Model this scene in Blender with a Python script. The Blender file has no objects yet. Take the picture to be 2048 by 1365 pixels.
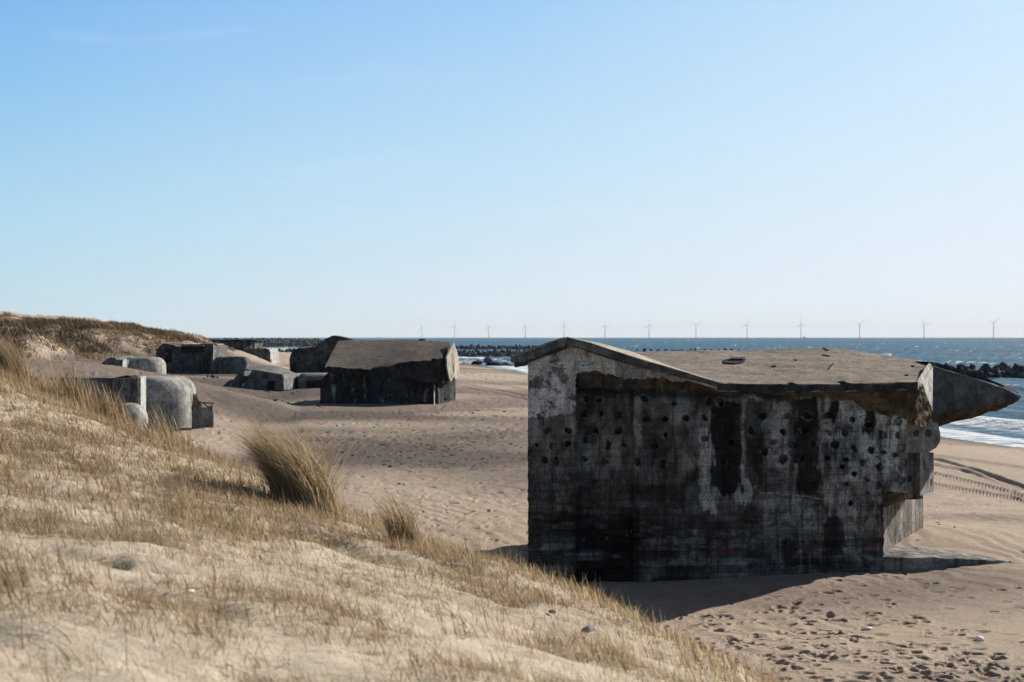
import bpy, bmesh, math, random
import numpy as np
from mathutils import Vector, Matrix
rng = np.random.default_rng(11); random.seed(11)
C = bpy.context.scene.collection
F, CX, CY, H = 2844.4, 1024.0, 675.0, 4.5          # eye 4.5 m above the beach, 50 mm lens
def P(px, py, D): return Vector(((px-CX)/F*D, D, H-(py-CY)/F*D))
SUN_AZ, SUN_EL = math.radians(50), math.radians(26)
def sm(a, b, x):
    t = np.clip((x-a)/(b-a), 0, 1); return t*t*(3-2*t)

# ------------------------------------------------------------------ noise
def _h(i, j, k, s):
    n = (i.astype(np.uint32)*np.uint32(374761393) + j.astype(np.uint32)*np.uint32(668265263)
         + k.astype(np.uint32)*np.uint32(2246822519) + np.uint32(s*3266489917 & 0xffffffff))
    n = (n ^ (n >> np.uint32(13)))*np.uint32(1274126177); n = n ^ (n >> np.uint32(16))
    n = n*np.uint32(2654435769); n = n ^ (n >> np.uint32(15))
    return n.astype(np.float64)/4294967295.0
def vn(x, y, z=0.0, s=0):
    x = np.asarray(x, float); y = np.asarray(y, float); z = np.zeros_like(x)+z
    i, j, k = np.floor(x).astype(np.int64), np.floor(y).astype(np.int64), np.floor(z).astype(np.int64)
    u, v, w = x-i, y-j, z-k
    u, v, w = u*u*(3-2*u), v*v*(3-2*v), w*w*(3-2*w)
    r = 0
    for a in (0, 1):
        for b in (0, 1):
            for c in (0, 1):
                r = r + _h(i+a, j+b, k+c, s)*(u if a else 1-u)*(v if b else 1-v)*(w if c else 1-w)
    return r
def fbm(x, y, z=0.0, o=4, s=0):
    r, a, t, f = 0, .5, 0, 1.0
    x, y, z = np.asarray(x, float), np.asarray(y, float), np.asarray(z, float); x, y = .866*x-.5*y, .5*x+.866*y
    for q in range(o):
        r = r + a*vn(x*f, y*f, z*f, s+q); t += a; a *= .5; f *= 2.03; x, y = .78*x-.626*y+3.1, .626*x+.78*y+1.7
    return r/t

# ------------------------------------------------------------------ objects
def tag(o, label=None, cat=None, group=None, kind=None):
    if label: o['label'] = label
    if cat: o['category'] = cat
    if group: o['group'] = group
    if kind: o['kind'] = kind
    return o
def empty(name, loc, label, cat, group=None):
    o = bpy.data.objects.new(name, None); C.objects.link(o); o.location = loc; o.empty_display_size = .2
    return tag(o, label, cat, group)
def link(name, me, mat, parent=None):
    o = bpy.data.objects.new(name, me); C.objects.link(o)
    if mat: me.materials.append(mat)
    if parent:
        o.parent = parent; o.matrix_parent_inverse = Matrix.Translation(-parent.location)
    return o
def from_bm(name, bm, mat, parent=None, smooth=False):
    me = bpy.data.meshes.new(name); bmesh.ops.recalc_face_normals(bm, faces=bm.faces)
    bm.to_mesh(me); bm.free()
    if smooth: me.polygons.foreach_set('use_smooth', [True]*len(me.polygons))
    return link(name, me, mat, parent)
def from_np(name, V, Q, mat, parent=None, smooth=True, attrs=None):
    me = bpy.data.meshes.new(name); n = Q.shape[1]
    me.vertices.add(len(V)); me.vertices.foreach_set('co', np.ascontiguousarray(V, dtype=np.float32).ravel())
    me.loops.add(Q.size); me.loops.foreach_set('vertex_index', np.ascontiguousarray(Q, dtype=np.int32).ravel())
    me.polygons.add(len(Q)); me.polygons.foreach_set('loop_start', np.arange(0, Q.size, n, dtype=np.int32))
    me.update(calc_edges=True)
    me.polygons.foreach_set('use_smooth', [smooth]*len(Q))
    for k, a in (attrs or {}).items():
        if a.ndim == 1:
            at = me.attributes.new(k, 'FLOAT', 'POINT'); at.data.foreach_set('value', a.astype(np.float32))
        else:
            at = me.attributes.new(k, 'FLOAT_COLOR', 'POINT')
            c = np.ones((len(V), 4), np.float32); c[:, :3] = a; at.data.foreach_set('color', c.ravel())
    return link(name, me, mat, parent)
def grid_quads(r, c):
    i = np.arange((r-1)*(c-1)); a = (i//(c-1))*c + i % (c-1)
    return np.stack([a, a+1, a+c+1, a+c], 1)
def refine(bm, L):
    bmesh.ops.triangulate(bm, faces=bm.faces)
    for _ in range(7):
        es = [e for e in bm.edges if e.calc_length() > L]
        if not es or len(bm.verts) > 30000: break
        bmesh.ops.subdivide_edges(bm, edges=es, cuts=1)
        bmesh.ops.triangulate(bm, faces=[f for f in bm.faces if len(f.verts) > 3])
def rough(bm, amp, sc=1.0, s=0):
    if not amp: return
    bm.normal_update(); vs = list(bm.verts); p = np.array([v.co for v in vs])*sc
    d = [fbm(p[:, 0], p[:, 1], p[:, 2], 4, s+q*17)-.5 for q in range(3)]
    for i, v in enumerate(vs): v.co += Vector((d[0][i], d[1][i], d[2][i]))*(2*amp)
def solid(name, a, b, mat, parent=None, L=None, amp=0, sc=1.0, s=0, smooth=False):
    """closed block between two loops of equal length"""
    bm = bmesh.new(); A = [bm.verts.new(p) for p in a]; B = [bm.verts.new(p) for p in b]; n = len(a)
    bm.faces.new(A); bm.faces.new(B[::-1])
    for i in range(n): bm.faces.new((A[i], B[i], B[(i+1) % n], A[(i+1) % n]))
    bmesh.ops.recalc_face_normals(bm, faces=bm.faces)
    if L: refine(bm, L)
    rough(bm, amp, sc, s)
    return from_bm(name, bm, mat, parent, smooth)
def ext(name, pts, dv, mat, parent=None, **k):
    return solid(name, pts, [p+dv for p in pts], mat, parent, **k)
def rrect(w, d, r, seg=7):
    r = min(r, w/2-.001, d/2-.001); o = []
    for cx, cy, a0 in ((w/2-r, -d/2+r, -90), (w/2-r, d/2-r, 0), (-w/2+r, d/2-r, 90), (-w/2+r, -d/2+r, 180)):
        for q in range(seg+1):
            a = math.radians(a0+90*q/seg); o.append((cx+r*math.cos(a), cy+r*math.sin(a)))
    return o
def rounded(name, cx, cy, w, d, z0, z1, rz, r, rt, mat, parent=None, amp=.02, shear=0):
    """concrete block with rounded upright corners (r) and a rounded top edge (rt)"""
    bm = bmesh.new(); rings = []; ca, sa = math.cos(rz), math.sin(rz)
    lev = [(0, z0)]+[(0, z0+(z1-rt-z0)*q/5) for q in range(1, 6)]+[(rt*(1-math.cos(a)), z1-rt+rt*math.sin(a)) for a in np.linspace(.26, math.pi/2, 6)]
    t = max(w, d)*.5
    for q, (ins, z) in enumerate(lev):
        rings.append([bm.verts.new((cx+x*ca-y*sa, cy+x*sa+y*ca, z+shear*x)) for x, y in rrect(w-2*ins, d-2*ins, max(r-ins, .06))])
    n = len(rings[0])
    for A, B in zip(rings, rings[1:]):
        for i in range(n): bm.faces.new((A[i], A[(i+1) % n], B[(i+1) % n], B[i]))
    bm.faces.new(rings[-1]); bm.faces.new(rings[0][::-1])
    refine(bm, max(.25, max(w, d)/14)); rough(bm, amp, 1.2, 5)
    return from_bm(name, bm, mat, parent, True)
def tube(bm, pts, rad, seg=6):
    rings = []
    for i, p in enumerate(pts):
        d = (pts[min(i+1, len(pts)-1)]-pts[max(i-1, 0)]).normalized()
        a = d.orthogonal().normalized(); b = d.cross(a); r = rad[i] if hasattr(rad, '__len__') else rad
        rings.append([bm.verts.new(p+(a*math.cos(t)+b*math.sin(t))*r) for t in np.linspace(0, 2*math.pi, seg, endpoint=False)])
    for A, B in zip(rings, rings[1:]):
        for i in range(seg): bm.faces.new((A[i], A[(i+1) % seg], B[(i+1) % seg], B[i]))
    bm.faces.new(rings[0][::-1]); bm.faces.new(rings[-1])

# ------------------------------------------------------------------ materials
class M:
    def __init__(s, name):
        s.m = bpy.data.materials.new(name); s.m.use_nodes = True; s.t = s.m.node_tree
        s.b = s.t.nodes['Principled BSDF']; s.b.inputs['Roughness'].default_value = .9
        s.b.inputs['Specular IOR Level'].default_value = .05
    def n(s, typ, ins=None, **kw):
        o = s.t.nodes.new('ShaderNode'+typ)
        for k, v in kw.items(): setattr(o, k, v)
        for k, v in (ins or {}).items(): s.set(o.inputs[k], v)
        return o
    def set(s, sock, v):
        if isinstance(v, bpy.types.NodeSocket): s.t.links.new(v, sock)
        else: sock.default_value = v
    def math(s, op, a, b=0.0, clamp=False):
        o = s.n('Math', operation=op, use_clamp=clamp); s.set(o.inputs[0], a); s.set(o.inputs[1], b); return o.outputs[0]
    def pos(s, scale=(1, 1, 1)):
        g = s.n('NewGeometry'); mp = s.n('Mapping'); s.t.links.new(g.outputs['Position'], mp.inputs['Vector'])
        mp.inputs['Scale'].default_value = scale; return mp.outputs[0]
    def noise(s, scale, vec=None, detail=5, rough=.6, dist=0):
        o = s.n('TexNoise', {'Scale': scale, 'Detail': detail, 'Roughness': rough, 'Distortion': dist})
        s.t.links.new(vec or s.pos(), o.inputs['Vector']); return o.outputs['Fac']
    def ramp(s, f, a, b, lo=0.0, hi=1.0):
        o = s.n('MapRange', {'From Min': a, 'From Max': b, 'To Min': lo, 'To Max': hi}, interpolation_type='SMOOTHSTEP')
        s.set(o.inputs['Value'], f); return o.outputs['Result']
    def mix(s, f, a, b, bt='MIX'):
        o = s.n('Mix', data_type='RGBA', blend_type=bt, clamp_factor=True)
        s.set(o.inputs[0], f)
        for q, v in ((6, a), (7, b)): s.set(o.inputs[q], v if isinstance(v, bpy.types.NodeSocket) else (*v, 1))
        return o.outputs[2]
    def val(s, f):          # grey colour from a scalar
        o = s.n('CombineColor'); [s.set(o.inputs[q], f) for q in range(3)]; return o.outputs[0]
    def attr(s, name): return s.n('Attribute', attribute_name=name)
    def bump(s, h, dist, strength=1.0):
        o = s.n('Bump', {'Strength': strength, 'Distance': dist}); s.set(o.inputs['Height'], h)
        s.t.links.new(o.outputs[0], s.b.inputs['Normal']); return o
    def col(s, v): s.set(s.b.inputs['Base Color'], v if isinstance(v, bpy.types.NodeSocket) else (*v, 1))

def concrete(name, base, dark, black=.5, pits=0.0, boards=0, white=.25, streak=1.0, px=.1, wth=.60):
    """weathered cast concrete: mottling, run-off streaks, lime runs, formwork lines; px = size of the fine grain"""
    s = M(name)
    big = s.noise(.55, None, 6, .65); col = s.mix(s.ramp(big, .35, .65), dark, base)
    st = s.noise(1.0, s.pos((2.2*streak, 2.2*streak, .22*streak)), 5, .62, .3)
    col = s.mix(s.math('MULTIPLY', s.ramp(st, .50, .66), black), col, (.022, .022, .022))
    wh = s.noise(1.0, s.pos((3.4*streak, 3.4*streak, .45*streak)), 6, .7, .4)
    col = s.mix(s.math('MULTIPLY', s.ramp(wh, wth, wth+.08), white), col, (.42, .41, .38))
    md = s.noise(.14/px, None, 6, .75); col = s.mix(1.0, col, s.val(s.ramp(md, .38, .62, .6, 1.3)), 'MULTIPLY')
    h = s.noise(.6/px, None, 4, .7)
    col = s.mix(1.0, col, s.val(s.ramp(h, .2, .8, .68, 1.3)), 'MULTIPLY')
    hb = s.math('MULTIPLY', h, .35)
    if boards:
        ax = s.n('SeparateXYZ'); s.t.links.new(s.pos(), ax.inputs[0])
        z = s.math('MULTIPLY', ax.outputs[2] if boards > 0 else ax.outputs[0], abs(boards))
        ln = s.ramp(s.math('ABSOLUTE', s.math('SUBTRACT', s.math('FRACT', z), .5)), 0, .1)
        pl = s.n('TexWhiteNoise', noise_dimensions='1D'); s.t.links.new(s.math('FLOOR', s.math('ADD', z, .5)), pl.inputs['W'])
        col = s.mix(1.0, col, s.val(s.math('MULTIPLY', s.ramp(ln, 0, 1, .6, 1.0), s.ramp(pl.outputs[0], 0, 1, .8, 1.15))), 'MULTIPLY')
        hb = s.math('ADD', hb, ln)
    if pits:
        v = s.n('TexVoronoi', {'Scale': pits, 'Randomness': .75}); s.t.links.new(s.pos(), v.inputs['Vector'])
        pt = s.ramp(v.outputs['Distance'], .16, .30)
        col = s.mix(1.0, col, s.val(s.ramp(pt, 0, 1, .25, 1)), 'MULTIPLY'); hb = s.math('ADD', hb, s.math('MULTIPLY', pt, 2.0))
    s.col(col); s.bump(hb, .03); return s.m

def painted(name, grain=30.0):          # colour laid down in the mesh attribute 'paint', crisp fine wear on top
    s = M(name); a = s.attr('paint').outputs['Color']
    h = s.noise(grain, None, 5, .75); h2 = s.noise(5, s.pos((1, 1, .35)), 5, .7)
    c = s.mix(1.0, a, s.val(s.ramp(h, .25, .75, .5, 1.5)), 'MULTIPLY')
    c = s.mix(1.0, c, s.val(s.ramp(h2, .3, .7, .6, 1.4)), 'MULTIPLY')
    k1 = s.noise(1, s.pos((10, 10, 1.0)), 5, .7); k2 = s.noise(1, s.pos((4.5, 4.5, 3.2)), 7, .72); k3 = s.noise(1, s.pos((16, 16, 5)), 5, .7)
    wr = s.attr('wear').outputs['Fac']
    c = s.mix(s.math('MULTIPLY', s.ramp(k1, .55, .60, 0, .6), wr), c, (.012, .012, .013))
    c = s.mix(s.math('MULTIPLY', s.ramp(k2, .54, .57, 0, .5), wr), c, (.022, .022, .023))
    c = s.mix(s.ramp(k3, .64, .68, 0, .35), c, (.30, .30, .29))
    ax = s.n('SeparateXYZ'); s.t.links.new(s.pos(), ax.inputs[0])
    wob = s.math('MULTIPLY', s.noise(.8, None, 3, .5), .05)
    z = s.math('MULTIPLY', s.math('ADD', ax.outputs[2], wob), 7.2)
    ln = s.ramp(s.math('ABSOLUTE', s.math('SUBTRACT', s.math('FRACT', z), .5)), 0, .09)
    pl = s.n('TexWhiteNoise', noise_dimensions='1D'); s.t.links.new(s.math('FLOOR', s.math('ADD', z, .5)), pl.inputs['W'])
    lowf = s.ramp(ax.outputs[2], 1.3, 2.6, 1.0, .15)
    c = s.mix(lowf, c, s.mix(1.0, c, s.val(s.math('MULTIPLY', s.ramp(ln, 0, 1, .8, 1.0), s.ramp(pl.outputs[0], 0, 1, .75, 1.25))), 'MULTIPLY'))
    s.col(c); s.bump(s.math('ADD', s.math('ADD', h, s.math('MULTIPLY', h2, .8)), s.math('MULTIPLY', ln, .5)), .02); return s.m

def roof_mat(name, base, dark):
    s = M(name); big = s.noise(.35, None, 6, .65); g = s.noise(28, None, 4, .8)
    c = s.mix(s.ramp(big, .35, .65), dark, base)
    ln = s.noise(1.2, s.pos((.5, 2.0, 1)), 5, .65)
    c = s.mix(s.ramp(ln, .5, .7, 0, .45), c, tuple(x*.55 for x in dark))
    md = s.noise(3.5, None, 6, .75); c = s.mix(1.0, c, s.val(s.ramp(md, .35, .65, .72, 1.25)), 'MULTIPLY')
    ck = s.n('TexVoronoi', {'Scale': .55}, feature='DISTANCE_TO_EDGE'); wv = s.n('VectorMath', operation='ADD'); nz = s.n('TexNoise', {'Scale': 2.5, 'Detail': 5}); s.t.links.new(s.pos(), nz.inputs['Vector'])
    s.t.links.new(s.pos(), wv.inputs[0]); s.t.links.new(nz.outputs['Color'], wv.inputs[1]); s.t.links.new(wv.outputs[0], ck.inputs['Vector'])
    c = s.mix(s.math('MULTIPLY', s.ramp(ck.outputs['Distance'], 0, .010, 1, 0), .3), c, (.05, .045, .04))
    c = s.mix(1.0, c, s.val(s.ramp(g, .25, .75, .62, 1.4)), 'MULTIPLY')
    s.col(c); s.bump(s.math('ADD', g, md), .03); return s.m

def sand_mat(name, lit, grav, grain=60):
    s = M(name); m = s.attr('grav').outputs['Fac']
    n1 = s.noise(1.3, None, 6, .65); n2 = s.noise(grain, None, 3, .8); n3 = s.noise(11, s.pos((.6, 1.3, 1)), 5, .75)
    f = s.math('ADD', m, s.math('MULTIPLY', s.math('SUBTRACT', n1, .5), .7), True)
    c = s.mix(f, lit, grav)
    peb = s.math('MULTIPLY', s.ramp(n3, .54, .66), s.ramp(f, .1, .7, .15, .9))
    c = s.mix(peb, c, tuple(x*.30 for x in grav))
    c = s.mix(1.0, c, s.val(s.ramp(n2, .2, .8, .72, 1.28)), 'MULTIPLY')
    s.col(c); s.b.inputs['Specular IOR Level'].default_value = .1
    s.bump(s.math('ADD', s.math('MULTIPLY', n2, .35), s.math('MULTIPLY', n3, 1.0)), .045); return s.m

def simple(name, col, var=.25, scale=6, rough=.85):
    s = M(name); n = s.noise(scale, None, 5, .65)
    s.col(s.mix(1.0, col, s.val(s.ramp(n, .25, .75, 1-var, 1+var)), 'MULTIPLY')); s.bump(n, .02)
    s.b.inputs['Roughness'].default_value = rough; return s.m

def grass_mat(name):
    s = M(name); a = s.attr('paint').outputs['Color']; s.col(a)
    s.b.inputs['Roughness'].default_value = .6
    tr = s.n('BsdfTranslucent'); s.t.links.new(a, tr.inputs[0]); mx = s.n('MixShader', {0: .55})
    out = s.t.nodes['Material Output']
    s.t.links.new(s.b.outputs[0], mx.inputs[1]); s.t.links.new(tr.outputs[0], mx.inputs[2]); s.t.links.new(mx.outputs[0], out.inputs[0])
    return s.m

def sea_mat():
    s = M('sea_water'); fo = s.attr('foam').outputs['Fac']
    n1 = s.noise(1.0, s.pos((.10, .30, 1)), 6, .7); n2 = s.noise(1.0, s.pos((.55, 1.5, 1)), 5, .7); n3 = s.noise(1.0, s.pos((.02, .05, 1)), 4, .6)
    deep = s.mix(s.ramp(n1, .32, .68), (.036, .112, .18), (.078, .175, .255))
    deep = s.mix(s.ramp(n3, .35, .65, 0, .45), deep, (.05, .125, .20))
    ad = s.math('ADD', fo, s.math('MULTIPLY', s.math('SUBTRACT', n2, .5), 1.5))
    c = s.mix(s.ramp(ad, .35, .62), deep, (.72, .76, .78))
    s.col(c); s.b.inputs['Roughness'].default_value = .6; s.b.inputs['Specular IOR Level'].default_value = .05
    s.bump(s.math('ADD', n1, s.math('MULTIPLY', n2, .2)), .9); return s.m

m_wall = painted('stained_concrete')
m_roof = roof_mat('weathered_roof', (.285, .238, .198), (.215, .18, .15))
m_edge = concrete('dark_broken_edge', (.045, .045, .046), (.018, .019, .02), .5, 0, 0, .22, 2.0, .04)
m_brown = concrete('brown_broken_concrete', (.12, .088, .056), (.035, .027, .02), .35, 0, 0, .08, 1.5, .05)
m_prow = concrete('prow_concrete', (.080, .083, .086), (.05, .052, .055), .45, 0, 0, .14, 1.0, .05)
m_pale = concrete('pale_and_sunlit_concrete', (.40, .40, .37), (.30, .30, .28), .1, 0, 0, .1, 1.2, .05)  # pale parts, and end faces whose sunlight is put into the colour
m_gable = concrete('gable_edge_concrete', (.105, .102, .098), (.05, .05, .05), .45, 0, 0, .2, 2.0, .03)
m_slab = concrete('slab_concrete', (.27, .26, .24), (.13, .125, .115), .6, 0, 0, .1, 2.2, .05)
m_pale2 = concrete('pale_bevel', (.36, .34, .30), (.25, .23, .20), .2, 0, 0, .1, 1.2, .05)  # lighter concrete for the thin bevel at the roof end
m_boardw = concrete('board_marked_concrete', (.34, .31, .27), (.22, .20, .18), .4, 0, -7.5, .1, 1.0, .04)
m_dent = concrete('dented_concrete', (.25, .235, .21), (.12, .115, .11), .55, 3.2, 0, .45, 1.0, .05)
m_grey = concrete('grey_concrete', (.20, .195, .185), (.12, .12, .118), .6, 0, 0, .25, .8, .06)
m_light = concrete('light_concrete', (.34, .33, .305), (.235, .232, .22), .42, 0, 0, .10, .6, .05)
m_dark = concrete('dark_concrete', (.145, .142, .136), (.06, .06, .061), .8, 0, 0, .5, .7, .12)
m_dotted = concrete('pitted_far_concrete', (.10, .098, .095), (.05, .05, .05), .6, 1.5, 0, .4, .7, .12)
m_beach = sand_mat('beach_sand', (.43, .34, .262), (.12, .094, .08))
m_dune = sand_mat('dune_sand', (.62, .525, .405), (.44, .36, .27), 90)
m_grass = grass_mat('dry_marram')
m_rock = concrete('breakwater_rock', (.14, .13, .12), (.045, .046, .052), .3, 0, 0, .5, .35, .3)
m_stone = simple('beach_stone', (.22, .21, .21)); m_shell = simple('white_shell', (.75, .73, .68), .1)
m_rust = simple('rusty_steel', (.07, .032, .02), .5, 20)
m_black = simple('opening_shade', (.02, .02, .021), .3)
m_white = simple('turbine_white', (.78, .86, .95), .03, 1, .5)
m_pink = simple('pink_spray_paint', (.42, .05, .14), .2, 30)
m_hull = simple('ship_paint', (.35, .42, .50), .1, 1)

# ------------------------------------------------------------------ terrain
def tps(pts, lam=1e-3, S=20.0):
    p = np.array(pts, float); X = p[:, :2]/S; n = len(X)
    def U(r2): return np.where(r2 > 1e-12, r2*np.log(np.maximum(r2, 1e-12)), 0)
    A = np.zeros((n+3, n+3)); A[:n, :n] = U(((X[:, None]-X[None])**2).sum(-1))+lam*np.eye(n)
    A[:n, n] = 1; A[:n, n+1:] = X; A[n, :n] = 1; A[n+1:, :n] = X.T
    w = np.linalg.solve(A, np.r_[p[:, 2], 0, 0, 0])
    def f(x, y):
        x = np.asarray(x, float)/S; y = np.asarray(y, float)/S; r = w[n]+w[n+1]*x+w[n+2]*y
        for i in range(n): r = r+w[i]*U((x-X[i, 0])**2+(y-X[i, 1])**2)
        return r
    return f
def shore_x(y): return np.interp(y, [-40, 73, 150, 285, 540, 1200, 4000], [50, 26, 12, -6, -85, -330, -1500])
def shore_d(x, y): return (shore_x(y)-x)*.97

land_px = [(-150, 720, 170), (0, 694, 180), (100, 668, 190), (190, 652, 200), (240, 652, 205), (330, 668, 212), (390, 677, 222), (430, 684, 245),
           (50, 660, 155), (150, 668, 175), (250, 672, 190), (330, 684, 195), (-150, 680, 140), (0, 690, 150), (110, 700, 165), (220, 706, 178), (300, 714, 188),
           (60, 728, 135), (150, 722, 155), (230, 722, 168), (310, 735, 180), (-100, 735, 110), (0, 738, 75), (100, 739, 78), (200, 742, 80), (330, 752, 85), (250, 749, 140),
           (330, 750, 150), (60, 741, 110), (220, 745, 110), (380, 764, 118), (400, 758, 140), (420, 858, 67), (440, 800, 100), (430, 775, 125), (460, 752, 165), (500, 750, 170), (330, 748, 170), (400, 749, 172),
           (545, 728, 240), (455, 700, 236), (480, 708, 236), (515, 719, 236), (600, 700, 420), (480, 677, 420), (380, 668, 330), (200, 655, 300), (0, 668, 260), (-150, 680, 250),
           (388, 869, 64), (340, 871, 62), (560, 674+4.5*F/60, 60), (560, 674+4.5*F/95, 95), (560, 674+4.5*F/130, 130), (570, 674+4.5*F/200, 200), (600, 674+4.5*F/290, 290)]
land = tps([tuple(P(*q)) for q in land_px]+[(-11.5, 62, .05), (-14.5, 78, .0), (-20.5, 110, 0), (-27, 150, 0), (-34, 190, .0), (-12.5, 54, .15), (-6, 45, 0), (-8, 30, 0), (-20, 56, .6), (-35, 62, 2.4), (-45, 40, 3.2)], 2e-3)
mounds = [(-13.4, 64.3, 1.3, .32), (9.4, 27.3, .9, .10), (8.9, 31.3, 1.6, .30), (11.5, 33, 2.5, .12), (5.0, 25.4, 1.3, .10), (2.0, 24.5, 2.2, -.10), (-3, 44, 6, .12), (4.2, 19, 2.0, .12), (-.6, 33.5, 1.5, .15)]
def ground(x, y):
    x = np.asarray(x, float); y = np.asarray(y, float); d = shore_d(x, y)
    z = np.interp(d, [-60, -15, 0, 8, 20, 30], [-4, -2.0, -1.03, -.5, -.06, 0])
    a = x/np.maximum(y, 5.0)
    msk = (1-sm(-.162, -.142, a+np.clip((y-200)/600, 0, .1)))*sm(28, 40, y)*(1-sm(380, 520, y)*.6)
    l = np.clip(land(x, y), -.15, 14)
    hum = sm(2.0, 3.5, l)*sm(110, 140, y)*((fbm(x/6.5, y/6.5, 0, 4, 91)-.5)*3.0)
    z = z+msk*(l+hum)
    for cx, cy, s, h in mounds: z = z+h*np.exp(-((x-cx)**2+(y-cy)**2)/(2*s*s))
    z = z+sm(10, 30, d)*((fbm(x/9, y/9, 0, 3, 3)-.5)*.22)
    return z

# near dune (the camera stands on it)
dune_px = [(1500, 1365, 9.0), (1350, 1276, 10.3), (1230, 1224, 11.3), (1100, 1168, 12.3), (950, 1128, 13.0), (860, 1094, 13.5), (680, 1024, 14.5), (540, 968, 15.5), (390, 912, 17),
           (300, 886, 18), (240, 858, 19), (150, 812, 20.5), (100, 782, 22), (0, 752, 24), (-150, 715, 26), (-400, 690, 28),
           (0, 1365, 4.6), (350, 1365, 5.0), (700, 1365, 5.4), (1024, 1365, 6.0), (1250, 1365, 7.2), (0, 1050, 8.5), (400, 1100, 8.5), (800, 1200, 8.3), (1100, 1262, 9.2), (0, 880, 13), (300, 960, 12.5), (650, 1090, 11), (-300, 900, 11)]
dune_f = tps([tuple(P(*q)) for q in dune_px]+[(5.2, 8, .1), (3.6, 12, .0), (2.4, 16, -.2), (0, 19.5, -.2), (-2.5, 23, -.2), (-5, 28, -.1), (-9, 34, .3), (-15, 40, 1.5), (6.5, 3, .3), (6, -5, .8),
        (0, 0, 3.02), (0, -5, 3.2), (-4, -5, 3.6), (-4, 1, 3.5), (2.2, 3, 2.55), (-12, 0, 4.6), (-14, 14, 4.5), (-16, 30, 4.0)], 5e-4, 8.0)
def dune_z(x, y, fine=True):
    z = dune_f(x, y)
    if fine:
        z = z+(fbm(x/1.1, y/1.1, 0, 4, 21)-.5)*.12+(fbm(x*3.2, y*4.5, 0, 3, 33)-.5)*.085
        hol = np.maximum(fbm(x*1.7, y*1.7, 0, 2, 55)-.60, 0); z = z-hol*.22
    return np.maximum(z, -1.5)

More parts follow.
